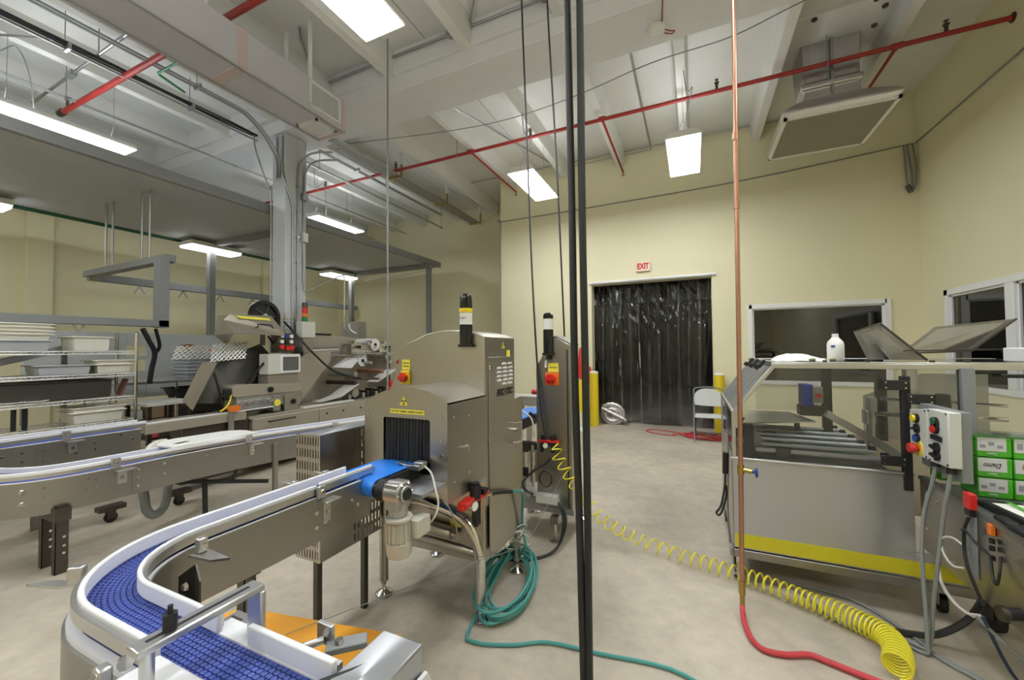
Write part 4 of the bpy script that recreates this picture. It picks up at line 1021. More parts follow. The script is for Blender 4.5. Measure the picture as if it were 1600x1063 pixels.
# tall slotted belt guard beside the infeed
gd = thing('belt_guard', 'tall slotted stainless guard behind the infeed belt end', 'guard', (-1.78, 1.6, 0))
m = MB()
m.slots((-1.872, 1.42, .455), (.172, 0, 0), (0, 0, .625), 9, 10, .34, .66, fill=lambda u, v: v > .98 or (u < .12 and v > .95))
m.build('front_panel', M_steel, gd, solid=.003)
m = MB()
m.slots((-1.70, 1.42, .455), (0, .42, 0), (0, 0, .625), 16, 10, .40, .66, fill=lambda u, v: u < .52 and (v > .72 or v < .42))
m.build('side_panel', M_steel, gd, solid=.003)
MB().prism([(-1.872, 1.03), (-1.868, 1.05), (-1.85, 1.072), (-1.82, 1.083), (-1.70, 1.083), (-1.70, 1.080), (-1.82, 1.079), (-1.848, 1.069), (-1.864, 1.048), (-1.868, 1.03)], 'y', 1.415, 1.86).build('top_panel', M_steel_h, gd)
B(-1.862, 1.436, .46, -1.71, 1.44, 1.02).build('inner_shade_sheet', M_black, gd)  # black sheet added so the guard slots look dark inside
B(-1.872, 1.42, .455, -1.87, 1.86, 1.04).build('rear_panel', M_steel, gd)
B(-1.705, 1.416, .455, -1.697, 1.422, 1.083).build('corner_trim', M_alu, gd)
B(-1.87, 1.42, .452, -1.70, 1.86, .456).build('bottom_panel', M_steel, gd)
for y in (1.48, 1.80): B(-1.80, y - .015, 0, -1.77, y + .015, .455).build('leg', M_darksteel, gd)

# filter regulator on the right side, with the teal hose
fl = thing('air_regulator', 'red air regulator with gauge bolted to the inspection machine', 'regulator', (-1.05, 1.83, .72))
MB().box(-1.07, 1.68, .715, -1.03, 1.95, .735).obox((-1.05, 1.74, .735), (.05, .10, .03), rz=.1).build('body', M_redplastic, fl, bevel=.004)
MB().cyl((-1.045, 1.82, .735), (-1.045, 1.82, .80), .030, 14).cyl((-1.045, 1.82, .80), (-1.045, 1.82, .815), .022, 14).box(-1.06, 1.87, .735, -1.02, 1.91, .765).build('black_knob', M_black, fl)
MB().cyl((-1.045, 1.83, .715), (-1.045, 1.83, .60), .024, 14).cyl((-1.045, 1.83, .60), (-1.045, 1.83, .585), .012, 8).build('filter_bowl', M_black, fl)
ga = MB().cyl((-1.055, 1.775, .715), (-1.015, 1.765, .715), .026, 18).build('gauge', M_chrome, fl)
CY((-1.0149, 1.765, .715), (-1.0140, 1.7648, .715), .022, 18).build('gauge_face', M_paper, ga)
MB().cyl((-1.045, 1.93, .715), (-1.045, 1.99, .70), .012, 10).build('outlet', M_chrome, fl)
hz_ = thing('teal_air_hose', 'teal air hose coiled on the floor around the machine foot', 'hose', (-1.05, 2.2, 0))
TU(smooth([(-1.045, 1.985, .70), (-1.03, 2.10, .675), (-1.02, 2.22, .64)], 5), .011, 8).build('hose_sleeve', M_black, hz_)
hp = [(-1.02, 2.22, .64), (-1.02, 2.35, .60), (-1.03, 2.42, .53), (-1.05, 2.45, .43), (-1.06, 2.48, .30), (-1.04, 2.47, .18)]
cc = Vector((-1.075, 2.27, 0)); aa = 2.1
n_l = 7
for i in range(n_l * 10 + 1):
    a = aa - 2 * PI * i / 10; k = i / 10
    w1_ = .17 + .03 * math.sin(k * 2.3) + .012 * (k % 3); w2_ = .31 + .03 * math.cos(k * 1.7)
    # tilted stack leaning on the leg
    x = cc.x + w1_ * math.cos(a) * .75 + .02 * math.sin(k * 1.3) + .10 * math.sin(a) * -.4
    y = cc.y + w2_ * math.sin(a) + .04 * math.sin(k * .9)
    z = .02 + .018 * (k % 4) + .06 * max(0, math.sin(a)) * (1 + .3 * math.sin(k * 2))
    hp.append((x, y, z))
hp += [(-1.12, 1.90, .016), (-1.05, 1.80, .014), (-.86, 1.86, .013), (-.70, 1.95, .013), (-.45, 1.98, .013), (-.12, 2.02, .013), (.1, 1.93, .013)]
TU(smooth(hp, 4), .009, 7).build('hose', M_teal, hz_)
wcoil = thing('white_wire_coil', 'small tangled coil of white wire hanging on the rear machine leg', 'wire', (-1.08, 2.5, .2))
q = []
for i in range(60):
    a = i * .72
    q.append((-1.10 + .05 * math.sin(a * 1.1) + .02 * math.sin(i), 2.47 + .07 * math.cos(a) + .02 * math.cos(i * 1.7), .25 + .08 * math.sin(a * .93) + .02 * math.sin(i * .6)))
TU(smooth(q, 3), .0035, 5).build('wire', M_whitecable, wcoil)
wl_ = tag(TU([(-.932, 2.94, .53), (-1.055, 2.54, .17), (-1.062, 1.96, .352), (-1.09, 1.93, .352), (-1.566, 1.142, .325)], .0018, 6).build('thin_wire', M_greycable, None, loc=(-1.03, 2.95, .4)), 'long thin grey wire stretched low past the machine leg to the orange board', 'wire')
# ================================================================ middle conveyor (angled, bends away at its near end)
mc = thing('long_conveyor', 'long straight conveyor with white rails behind the curved blue one', 'conveyor', (-3.9, 1.3, 0))
near = smooth([(-2.77, 6.6, 0), (-3.15, 5.05, 0), (-3.52, 3.6, 0), (-3.80, 2.65, 0), (-3.925, 2.0, 0), (-3.945, 1.5, 0), (-3.985, 1.22, 0), (-4.10, 1.03, 0), (-4.32, .90, 0), (-4.65, .84, 0), (-5.0, .83, 0)], 5)
def mband(o0, o1, z0, z1, name, m, a=0, b=None, bevel=0):
    return MB().sweep(near[a:b], [(o0, z0), (o1, z0), (o1, z1), (o0, z1)]).build(name, m, mc, bevel=bevel)
mband(0, .006, .415, .645, 'near_side_plate', M_steel_y)
mband(.235, .241, .415, .645, 'far_side_plate', M_steel_y)
mband(.0, .014, .645, .650, 'wear_strip', M_pvc)
mband(.012, .23, .628, .640, 'belt', M_bluemod)
mband(.016, .034, .668, .708, 'near_guide_rail', M_pvc, bevel=.004)
mband(.012, .022, .662, .686, 'rail_backing', M_alu)
mband(.19, .206, .668, .708, 'far_guide_rail', M_pvc, bevel=.004)
def mc_at(y, off=0):
    for i in range(len(near) - 1):
        a, b = near[i], near[i + 1]
        if b.y <= y <= a.y:
            t = (y - a.y) / (b.y - a.y); return a.lerp(b, t).x - off
    return near[-1].x
for y in (1.50, 2.42, 3.22): rail_bracket(mc, mc_at(y) - .002, y, .668, drop=.10, k=1.6)
bolts([(mc_at(y), y, z) for y, z in ((1.16, .595), (1.16, .53), (1.36, .605), (1.36, .53), (1.40, .59), (1.40, .54), (2.1, .60), (2.65, .60), (3.05, .61))], 'x', mc, .010, .008)
bolts([(mc_at(1.08), 1.08, z) for z in (.585, .505)], 'x', mc, .020, .010)
jp = MB().beam((mc_at(1.60) + .003, 1.60, .53), (mc_at(1.86) + .003, 1.86, .53), .004, .20).build('joint_plate', M_steel_y, mc)
bolts([(mc_at(y) + .005, y, z) for y, z in ((1.63, .60), (1.63, .54), (1.63, .475), (1.80, .60), (1.80, .52))], 'x', jp, .014, .008)
hb = MB().box(mc_at(2.65) + .0, 2.62, 0, mc_at(2.65) + .03, 2.66, .60).build('support_bar', M_steel_y, mc)
for xq in (-3.955, -4.17):
    lg = MB().box(xq - .004, 1.20, 0.0, xq, 1.265, .46).box(xq - .05, 1.20, 0.0, xq, 1.204, .46).build('leg', M_darksteel, mc)
    bolts([(xq, 1.24, z) for z in (.25, .19, .14)], 'x', lg, .012, .01)
B(-4.22, 1.19, .36, -3.93, 1.27, .45).build('leg_bracket', M_darksteel, mc)
for y in (3.0, 4.9):
    for d in (.03, .21): B(mc_at(y, d) - .02, y - .02, 0, mc_at(y, d) + .02, y + .02, .44).build('leg', M_steel_y, mc)
B(mc_at(3.0, .03), 2.98, .30, mc_at(3.0, .03) + .02, 4.9, .34).build('stretcher', M_steel_y, mc)
wb = thing('white_board', 'flat white plastic board lying on the long conveyor', 'board', (-4.05, 2.2, .704))
MB().prism([(-4.16, 1.84), (-4.30, 1.96), (-4.32, 2.05), (-4.27, 2.42), (-4.17, 2.53), (-4.08, 2.55), (-3.885, 2.53), (-3.90, 2.40), (-3.955, 1.86)], 'z', .704, .722).build('board', M_white, wb, bevel=.004)
MB().obox((-4.06, 1.98, .7215), (.05, .10, .003), rz=.2).build('hand_hole', M_darksteel, wb)
# things under the middle conveyor
ho = thing('grey_hose_loop', 'loop of thick grey hose hanging under the long conveyor', 'hose', (-4.35, 1.9, .1))
TU(smooth([(-4.30, 1.80, .42), (-4.24, 1.80, .30), (-4.22, 1.81, .18), (-4.24, 1.87, .11), (-4.28, 1.95, .13), (-4.30, 1.99, .22), (-4.34, 2.02, .32), (-4.5, 2.15, .36), (-4.7, 2.2, .36)], 5), .034, 10).build('hose', M_greycable, ho)
for q, (x, y) in enumerate(((-4.75, 1.78), (-4.65, 2.25))):
    c = thing('caster', ('swivel caster under the long conveyor left of the grey hose loop', 'swivel caster under the long conveyor right of the grey hose loop')[q], 'caster', (x, y, 0))
    CY((x - .012, y, .045), (x + .012, y, .045), .045, 16).build('wheel', M_black, c)
    MB().box(x - .022, y - .03, .04, x - .016, y + .03, .11).box(x + .016, y - .03, .04, x + .022, y + .03, .11).box(x - .05, y - .09, .11, x + .05, y + .09, .15).build('fork', M_darksteel, c)
bt = thing('black_stand', 'black folding stand on the floor under the long conveyor', 'stand', (-4.0, 2.1, 0))
MB().beam((-4.0, 2.14, 0), (-4.02, 2.14, .36), .03, .03).build('leg', M_black, bt)
MB().beam((-4.15, 1.95, .38), (-3.75, 2.55, .26), .03, .03).build('arm', M_black, bt)
MB().beam((-3.88, 2.30, .32), (-3.88, 2.33, .42), .02, .02).build('hook', M_black, bt)

# ================================================================ rear conveyor parallel to the left wall
rc = thing('rear_conveyor', 'rear straight conveyor with white rail in front of the wire shelf', 'conveyor', (-4.9, 1.3, 0))
MB().box(-4.906, -1, .50, -4.90, 2.05, .765).build('near_side_plate', M_steel_y, rc)
MB().box(-5.13, -1, .50, -5.124, 2.05, .765).build('far_side_plate', M_steel_y, rc)
B(-5.12, -1, .745, -4.91, 2.05, .76).build('belt', M_bluemod, rc)
B(-4.906, -1, .765, -4.892, 2.05, .770).build('wear_strip', M_pvc, rc)
B(-4.935, -1, .80, -4.922, 2.10, .835).build('near_guide_rail', M_pvc, rc, bevel=.004)
B(-4.922, -1, .785, -4.912, 2.09, .812).build('rail_backing', M_alu, rc)
B(-5.10, -1, .80, -5.087, 2.10, .835).build('far_guide_rail', M_pvc, rc, bevel=.004)
rail_bracket(rc, -4.904, 1.54, .79, drop=.10, k=1.6)
rail_bracket(rc, -4.904, .6, .79, drop=.10, k=1.6)
jp = B(-4.90, 1.37, .535, -4.896, 1.46, .735).build('joint_plate', M_steel_y, rc)
bolts([(-4.90, y, z) for y, z in ((1.19, .70), (1.19, .63), (1.295, .71), (1.295, .64), (1.41, .70), (1.41, .62), (1.60, .70), (1.60, .64), (1.72, .70), (1.72, .645), (1.90, .74), (1.98, .69))], 'x', rc, .013, .008)
for y in (1.44, -.2): MB().box(-4.905, y - .03, 0, -4.89, y + .03, .72).box(-5.14, y - .03, 0, -5.125, y + .03, .72).build('leg', M_steel_y, rc)

# ================================================================ flow wrapper line along the left
fw_ = thing('flow_wrapper', 'long stainless flow wrapping machine with raised hood along the left', 'machine', (-5.2, 3.5, 0))
MB().box(-4.92, 2.08, .70, -4.90, 3.05, .79).box(-4.92, 2.08, .785, -5.0, 3.05, .795).build('infeed_channel', M_cabinet, fw_)
B(-4.98, 2.02, .795, -4.93, 3.42, .806).build('infeed_rail', M_pvc, fw_)
MB().box(-5.16, 2.08, .70, -5.14, 3.05, .80).build('infeed_channel', M_cabinet, fw_)
B(-5.15, 2.4, .1, -4.93, 3.1, .70).build('infeed_base', M_darksteel, fw_, bevel=.01)
CY((-4.92, 2.12, .40), (-4.92, 2.34, .44), .0, 8) if False else None
TU([(-4.89, 2.20 + .11 * math.cos(a), .50 + .10 * math.sin(a)) for a in [PI * i / 10 for i in range(11)]], .035, 8).build('pale_hose', M_poly, fw_)
MB().box(-4.90, 2.84, .60, -4.88, 2.90, .84).build('sensor_post', M_alu, fw_)
B(-4.905, 2.84, .815, -4.86, 2.96, .88).build('orange_sensor', M_orangep, fw_)
cab = B(-5.55, 3.13, .12, -4.90, 5.6, .685).build('base_cabinet', M_cabinet, fw_, bevel=.006)
drw = B(-4.905, 3.14, .30, -4.888, 4.05, .68).build('front_panel', M_cabinet, fw_, bevel=.004)
TU(smooth([(-4.888, 3.32, .63), (-4.84, 3.33, .63), (-4.83, 3.36, .635), (-4.83, 3.62, .635), (-4.84, 3.65, .63), (-4.888, 3.66, .63)], 3), .010, 6).build('handle', M_black, drw)
B(-4.905, 4.07, .30, -4.888, 5.0, .68).build('front_panel', M_cabinet, fw_, bevel=.004)
bolts([(-4.888, y, .60) for y in (4.2, 4.5, 4.85)], 'x', fw_, .016, .008, M_black, 'black_knob')
B(-5.45, 3.10, .685, -4.92, 5.7, .715).build('table_top', M_cabinet, fw_, bevel=.004)
MB().box(-5.02, 3.85, .716, -4.93, 4.75, .735).build('product_plate', M_poly, fw_)
# mechanism block on the table
mk = B(-5.25, 3.0, .80, -5.0, 3.88, 1.0).build('drive_housing', M_castalu, fw_, bevel=.01)
MB().prism([(2.94, .99), (2.94, 1.08), (3.0, 1.11), (3.84, 1.06), (3.86, 1.045), (3.86, .96), (2.98, .96)], 'x', -5.25, -4.985).build('drive_cover', M_cabinet, mk, bevel=.004)
for y in (3.05, 3.13, 3.21, 3.29): CY((-5.0, y, .885), (-4.97, y, .885), .028, 10).build('roller', M_chrome, mk)
CY((-5.0, 3.40, .885), (-4.96, 3.40, .885), .03, 12).build('roller', M_alu, mk)
for y, z in ((3.40, 1.02), (3.72, .83)):
    MB().cyl((-4.985, y, z), (-4.955, y, z), .034, 16).cyl((-4.955, y, z), (-4.935, y, z), .014, 10).build('hand_wheel', M_black, mk)
MB().box(-5.0, 3.44, .735, -4.975, 3.54, .93).build('gear_plate', M_castalu, mk)
CY((-4.975, 3.49, .84), (-4.962, 3.49, .84), .045, 16).build('yellow_dial', M_label, mk)
B(-5.0, 3.60, .72, -4.975, 3.80, .93).build('gear_plate', M_greybrown, mk)
TU(smooth([(-4.99, 2.93, 1.0), (-4.97, 2.90, .92), (-4.97, 2.86, .86), (-4.97, 2.80, .82)], 4), .010, 6).build('yellow_cable', M_yellow, mk)
MB().box(-5.0, 2.84, 1.0, -4.97, 2.92, 1.07).box(-4.99, 2.86, .94, -4.975, 2.90, 1.0).build('black_sensor', M_black, mk)
MB().box(-5.28, 2.88, .76, -4.99, 3.5, .80).build('transfer_bed', M_darksteel, mk)
# raised hood: tilted upper lid and its open lower half
ld = MB().add([(-5.10, 3.02, 1.735), (-5.10, 3.68, 1.725), (-5.10, 3.67, 1.775), (-5.35, 3.655, 2.005), (-5.35, 3.11, 1.985), (-5.35, 3.045, 1.91),
               (-5.12, 3.03, 1.725), (-5.12, 3.68, 1.715), (-5.60, 3.70, 1.76), (-5.60, 3.66, 1.99), (-5.60, 3.11, 1.975), (-5.55, 3.05, 1.72), (-5.52, 3.18, 1.60)],
              [(0, 1, 2, 3, 4, 5), (5, 4, 10, 11), (4, 3, 9, 10), (2, 8, 9, 3), (0, 5, 11, 12)]).build('upper_lid', M_greybrown, fw_, solid=.006)
MB().sheet([(-5.268, 3.19, 1.935), (-5.268, 3.60, 1.93), (-5.305, 3.60, 1.965), (-5.31, 3.17, 1.97)], .004).build('yellow_strip', M_label, ld)
TU(smooth([(-5.19, 3.34, 1.82), (-5.15, 3.34, 1.83), (-5.15, 3.35, 1.84), (-5.165, 3.36, 1.865), (-5.165, 3.52, 1.862), (-5.15, 3.54, 1.838), (-5.15, 3.545, 1.825), (-5.19, 3.545, 1.815)], 3), .008, 6).build('handle', M_black, ld)
MB().add([(-5.10, 2.49, .975), (-5.10, 2.585, .855), (-5.10, 2.835, 1.385), (-5.10, 2.675, 1.39)], [(0, 1, 2, 3)]).build('lid_side', M_greybrown, fw_, solid=.008)
MB().add([(-5.52, 2.75, .90), (-5.52, 3.02, 1.38), (-5.52, 3.62, 1.62), (-5.48, 3.74, 1.46), (-5.48, 3.74, .96), (-5.30, 3.2, .84)], [(0, 1, 2, 3, 4, 5)]).build('open_hood', M_gunmetal, fw_, solid=.01)
MB().add([(-5.12, 2.60, .86), (-5.12, 2.84, 1.38), (-5.52, 3.02, 1.38), (-5.52, 2.76, .88)], [(0, 1, 2, 3)]).build('open_hood_end', M_gunmetal, fw_, solid=.006)
MB().beam((-5.06, 2.78, 1.27), (-5.04, 2.88, .84), .02, .02).build('gas_strut', M_black, fw_)
MB().beam((-5.2, 3.46, 1.36), (-5.2, 3.20, 1.06), .02, .02).build('gas_strut', M_black, fw_)
MB().beam((-5.25, 3.55, 1.72), (-5.25, 3.68, 1.54), .02, .02).build('gas_strut', M_black, fw_)
# lattice guards: real openings
def lattice(o, u, v, n, mm, name, par, m, t=.012):
    o, u, v = Vector(o), Vector(u), Vector(v); g = MB(); nr = u.cross(v).normalized()
    for i in range(n + mm + 1):
        a0 = Vector((max(0, i - mm) / n, min(i, mm) / mm)) if i >= 0 else None
        a1 = Vector((min(i, n) / n, max(0, i - n) / mm))
        if (a1 - a0).length > 1e-3: g.beam(o + u * a0.x + v * a0.y, o + u * a1.x + v * a1.y, t, t, nr)
        b0 = Vector((1 - a0.x, a0.y)); b1 = Vector((1 - a1.x, a1.y))
        if (b1 - b0).length > 1e-3: g.beam(o + u * b0.x + v * b0.y + nr * t, o + u * b1.x + v * b1.y + nr * t, t, t, nr)
    r = g.build(name, m, par); r['kind'] = 'stuff'; return r
lattice((-5.30, 2.86, 1.38), (0, .42, .04), (-.1, .08, .22), 8, 4, 'mesh_guard', fw_, M_wire)
lattice((-5.62, 2.62, 1.42), (0, .52, .01), (-.02, .06, .16), 9, 3, 'mesh_guard', fw_, M_wire)
# operator console
co = B(-5.30, 3.46, 1.20, -5.11, 3.93, 1.475).build('console', M_greybox, fw_, bevel=.01)
sfr = B(-5.11, 3.62, 1.215, -5.098, 3.925, 1.46).build('screen_frame', M_frame, co, bevel=.004)
B(-5.098, 3.66, 1.245, -5.095, 3.895, 1.435).build('screen', M_screen, sfr)
B(-5.35, 3.48, .72, -5.13, 3.90, 1.20).build('console_post', M_greybrown, fw_, bevel=.006)
bp_ = B(-5.30, 3.62, 1.49, -5.15, 3.86, 1.76).build('button_panel', M_darksteel, fw_, bevel=.004)
for i, (y, z, m_) in enumerate(((3.67, 1.72, M_white), (3.74, 1.72, M_blue), (3.81, 1.72, M_white), (3.67, 1.645, M_white), (3.74, 1.645, M_black), (3.81, 1.645, M_white), (3.67, 1.57, M_redplastic), (3.76, 1.555, M_redplastic), (3.82, 1.56, M_redplastic))):
    CY((-5.15, y, z), (-5.125, y, z), .026 if m_ is not M_redplastic else .034, 12).build('button', m_, bp_)
# side frame and film unwind
MB().prism([(3.95, .715), (3.95, 1.30), (4.10, 1.42), (4.30, 1.50), (4.62, 1.50), (4.62, 1.36), (4.05, .715)], 'x', -5.35, -5.30).build('diagonal_frame', M_cabinet, fw_)
MB().prism([(4.30, .70), (4.30, 1.72), (4.45, 1.76), (5.2, 1.78), (6.0, 1.72), (6.35, 1.60), (6.35, .70)], 'x', -5.78, -5.75).build('back_plate', M_cabinet, fw_)
B(-5.80, 4.6, 1.78, -5.72, 5.0, 1.81).build('top_cap', M_black, fw_)
MB().box(-5.75, 5.9, .8, -5.2, 5.94, 1.55).build('end_plate', M_cabinet, fw_)
def roller(x0, x1, y, z, r, m, nm='roller'): return CY((x0, y, z), (x1, y, z), r, 16).build(nm, m, fw_)
CY((-5.52, 4.22, 1.50), (-5.52, 4.95, 1.53), .05, 16).build('roller', M_alu, fw_); CY((-5.52, 4.16, 1.50), (-5.52, 4.24, 1.50), .075, 16).build('hub', M_black, fw_)
roller(-5.75, -5.15, 5.3, 1.64, .03, M_alu); roller(-5.75, -5.1, 5.1, 1.42, .02, M_alu); roller(-5.75, -5.05, 5.25, 1.30, .028, M_castalu)
roller(-5.75, -5.15, 5.0, 1.12, .045, M_castalu); roller(-5.4, -4.85, 5.3, 1.16, .04, M_copper); roller(-5.75, -5.1, 4.95, .98, .035, M_darksteel); roller(-5.7, -4.9, 5.3, 1.02, .03, M_chrome)
roller(-5.5, -5.05, 4.9, .82, .07, M_castalu); roller(-5.2, -4.8, 5.4, 1.45, .03, M_chrome)
fr_ = roller(-5.6, -5.2, 5.5, 1.62, .11, M_film, 'film_reel'); CY((-5.2, 5.5, 1.62), (-5.19, 5.5, 1.62), .03, 12).build('core', M_black, fr_)
fr2 = roller(-5.5, -5.2, 5.2, 1.34, .10, M_film, 'film_reel'); CY((-5.2, 5.2, 1.34), (-5.19, 5.2, 1.34), .03, 12).build('core', M_black, fr2)
pt = MB(); pt.slots((-5.25, 5.0, 1.46), (.0, .95, 0), (0, 0, .20), 16, 4, .45, .5); pt.build('perforated_plate', M_alu, fw_, solid=.005)
for i in range(9):
    y = 5.0 + .12 * i; z = 1.66 - .1 * (i % 3) + .02 * math.sin(i * 2.1)
    CY((-5.24, y, z), (-5.17, y, z), .024, 10).build('knob', M_black if i % 2 else M_chrome, fw_)
for y, z in ((5.6, 1.52), (5.75, 1.40), (5.85, 1.30)):
    CY((-5.24, y, z), (-5.16, y, z), .035, 12).build('roller', M_chrome, fw_)
MB().add([(-5.50, 4.82, 1.24), (-5.22, 4.98, 1.22), (-5.2, 5.2, 1.44), (-5.5, 5.2, 1.44)], [(0, 1, 2, 3)]).build('film_web', M_film, fw_, solid=.002)
MB().add([(-5.35, 4.98, .96), (-5.05, 4.98, .96), (-5.03, 4.62, .80), (-5.12, 4.30, .735), (-5.28, 4.30, .735), (-5.32, 4.62, .80)], [(0, 1, 2, 5), (5, 2, 3, 4)]).build('film_web', M_film, fw_, solid=.002)
MB().add([(-5.1, 5.2, .98), (-4.9, 5.25, .98), (-4.9, 5.75, 1.18), (-5.15, 5.7, 1.16)], [(0, 1, 2, 3)]).build('film_web', M_film, fw_, solid=.003)
CY((-4.9, 5.55, .83), (-4.84, 5.55, .83), .055, 14).build('red_knob', M_pink, fw_)
CY((-4.9, 5.55, .93), (-4.85, 5.55, .93), .055, 14).build('red_knob', M_redplastic, fw_)
CY((-4.9, 5.75, 1.30), (-4.84, 5.75, 1.30), .045, 14).build('red_knob', M_pink, fw_)
for i in range(10):
    y = 4.8 + .1 * i; B(-5.25, y, .72, -5.10, y + .06, .80 + .03 * (i % 3)).build('sealing_block', (M_castalu, M_darksteel, M_black)[i % 3], fw_, bevel=.004)
cbx = TU(smooth([(-5.55, 4.0, 1.95), (-5.35, 4.05, 1.75), (-5.2, 4.25, 1.45), (-5.1, 4.5, 1.20), (-5.05, 4.85, 1.08), (-5.05, 5.0, 1.06)], 6), .016, 7).build('black_hose', M_cable, fw_)
# black reel on top of the hood
rl = thing('black_reel', 'large black reel above the raised machine hood against the column', 'reel', (-5.6, 3.73, 2.02))
MB().lathe([(.22, -.03), (.225, -.02), (.225, .02), (.22, .03), (.17, .03), (.165, .0), (.165, -.03)], (-5.6, 3.73, 2.02), 32, 'x').build('rim', M_blackgloss, rl)
CY((-5.62, 3.73, 2.02), (-5.60, 3.73, 2.02), .17, 28).build('disc', M_black, rl)
for i in range(5): MB().beam((-5.59, 3.73, 2.02), (-5.59, 3.73 + .17 * math.cos(i * 1.257), 2.02 + .17 * math.sin(i * 1.257)), .012, .02).build('spoke', M_darksteel, rl)
CY((-5.60, 3.73, 2.02), (-5.57, 3.73, 2.02), .035, 14).build('hub', M_alu, rl)
B(-5.64, 3.90, 1.80, -5.58, 3.96, 2.06).build('bracket', M_black, rl)
B(-5.65, 3.70, 1.60, -5.62, 3.76, 2.02).build('stand', M_darksteel, rl)
# stack light
stl = thing('stack_light', 'red and green stack light on a grey box beside the column', 'signal light', (-5.5, 4.35, 1.8))
B(-5.58, 4.22, 1.72, -5.45, 4.46, 1.97).build('box', M_greybox, stl, bevel=.006)
for z0, z1, m_ in ((1.99, 2.04, M_green), (2.045, 2.10, M_orangep), (2.105, 2.19, M_redplastic), (2.195, 2.27, M_darksteel)):
    CY((-5.52, 4.32, z0), (-5.52, 4.32, z1), .042, 14).build('lens', m_, stl)
MB().lathe([(.05, 1.97), (.05, 1.985), (.042, 1.99)], (-5.52, 4.32, 0), 14).build('base', M_green, stl)
B(-5.56, 4.25, .715, -5.47, 4.43, 1.72).build('mast', M_greybrown, stl)
# diamond plate corner guards (raised tread bars are geometry)
def tread_guard(name, label, cx, cy, hx, hy, z0, z1):
    t = thing(name, label, 'post guard', (cx, cy, z0))
    MB().box(cx - hx, cy - hy, z0, cx + hx, cy - hy + .005, z1).box(cx + hx - .005, cy - hy, z0, cx + hx, cy + hy, z1).box(cx - hx, cy + hy - .005, z0, cx + hx, cy + hy, z1).box(cx - hx, cy - hy, z0, cx - hx + .005, cy + hy, z1).build('sheet', M_tread, t)
    m = MB(); st = .055
    nz = int((z1 - z0) / st)
    for face in (0, 1):
        L_ = 2 * (hx if face == 0 else hy); nn = int(L_ / st)
        for i in range(nn):
            for j in range(nz):
                s_ = 1 if (i + j) % 2 else -1
                u = -L_ / 2 + (i + .5) * L_ / nn; z = z0 + (j + .5) * st
                if face == 0: m.beam((cx + u - .016, cy - hy - .002, z - s_ * .016), (cx + u + .016, cy - hy - .002, z + s_ * .016), .004, .010)
                else: m.beam((cx + hx + .002, cy + u - .016, z - s_ * .016), (cx + hx + .002, cy + u + .016, z + s_ * .016), .004, .010)
    o = m.build('tread_bars', M_treadbar, t); o['kind'] = 'stuff'
    return t
tread_guard('tread_plate_guard', 'diamond plate guard wrapped round the foot of the grey column', -5.815, 4.27, .165, .19, .0, 2.08)
tread_guard('tread_plate_guard', 'diamond plate guard on the far mezzanine post', -8.63, 8.30, .33, .12, .0, 2.32)
cb2 = tag(TU(smooth([(-5.15, 4.84, 1.95), (-5.13, 4.86, 1.85), (-5.10, 4.95, 1.80)], 4), .02, 7).build('conduit_elbow', M_galv, None, loc=(-5.15, 4.84, 1.95)), 'flexible conduit end dropping onto the wrapping machine', 'conduit')

# ================================================================ wire shelf and what stands on it
ws = thing('wire_shelf', 'chrome wire shelving unit at the left edge', 'shelf', (-5.95, 1.5, 0))
SX0, SX1, SY0, SY1 = -6.25, -5.80, .62, 2.37
for x, y in ((SX0, SY0), (SX1, SY0), (SX0, SY1), (SX1, SY1)):
    MB().cyl((x, y, .02), (x, y, 1.735), .017, 10).lathe([(.017, 1.735), (.018, 1.738), (.010, 1.748), (.002, 1.75)], (x, y, 0), 10).cyl((x, y, 0), (x, y, .02), .02, 10).build('post', M_chrome, ws)
SZ = (1.525, 1.28, 1.02, .76)
for z in SZ:
    m = MB()
    for x in (SX0, SX1):
        m.cyl((x, SY0, z), (x, SY1, z), .006, 6).cyl((x, SY0, z - .03), (x, SY1, z - .03), .006, 6)
        q = [(x, SY0 + (SY1 - SY0) * k / 50, z - (.03 if k % 2 else 0)) for k in range(51)]
        m.tube(q, .005, 5)
    for y in (SY0, SY1): m.cyl((SX0, y, z), (SX1, y, z), .0045, 6).cyl((SX0, y, z - .03), (SX1, y, z - .03), .0045, 6)
    for k in range(1, 45):
        y = SY0 + (SY1 - SY0) * k / 45
        m.cyl((SX0, y, z + .003), (SX1, y, z + .003), .0022, 4, caps=False)
    o = m.build('shelf', M_wire, ws)
def tub(name, label, cat, cx, cy, z, lx, ly, h, m, taper=.88, lip=.012, group=None, rz=0, wall_=.006):
    t = MB(); a, b = lx / 2, ly / 2
    def ring(sx, sy, zz): return [(-sx, -sy, zz), (sx, -sy, zz), (sx, sy, zz), (-sx, sy, zz)]
    R = [ring(a * taper, b * taper, 0), ring(a - .01, b - .01, h - .012), ring(a + lip, b + lip, h - .012), ring(a + lip, b + lip, h), ring(a - .01 - wall_, b - .01 - wall_, h), ring(a * taper - wall_, b * taper - wall_, .008)]
    n0 = len(t.v); Rm = Matrix.Rotation(rz, 3, 'Z')
    for r_ in R: t.v += [Rm @ Vector(p) + Vector((cx, cy, z)) for p in r_]
    for i in range(len(R) - 1):
        for k in range(4):
            t.f.append((n0 + i * 4 + k, n0 + i * 4 + (k + 1) % 4, n0 + (i + 1) * 4 + (k + 1) % 4, n0 + (i + 1) * 4 + k))
    t.f += [(n0 + 3, n0 + 2, n0 + 1, n0), tuple(n0 + 20 + k for k in range(4))]
    return tag(t.build(name, m, None, bevel=.004, loc=(cx, cy, z)), label, cat, group)
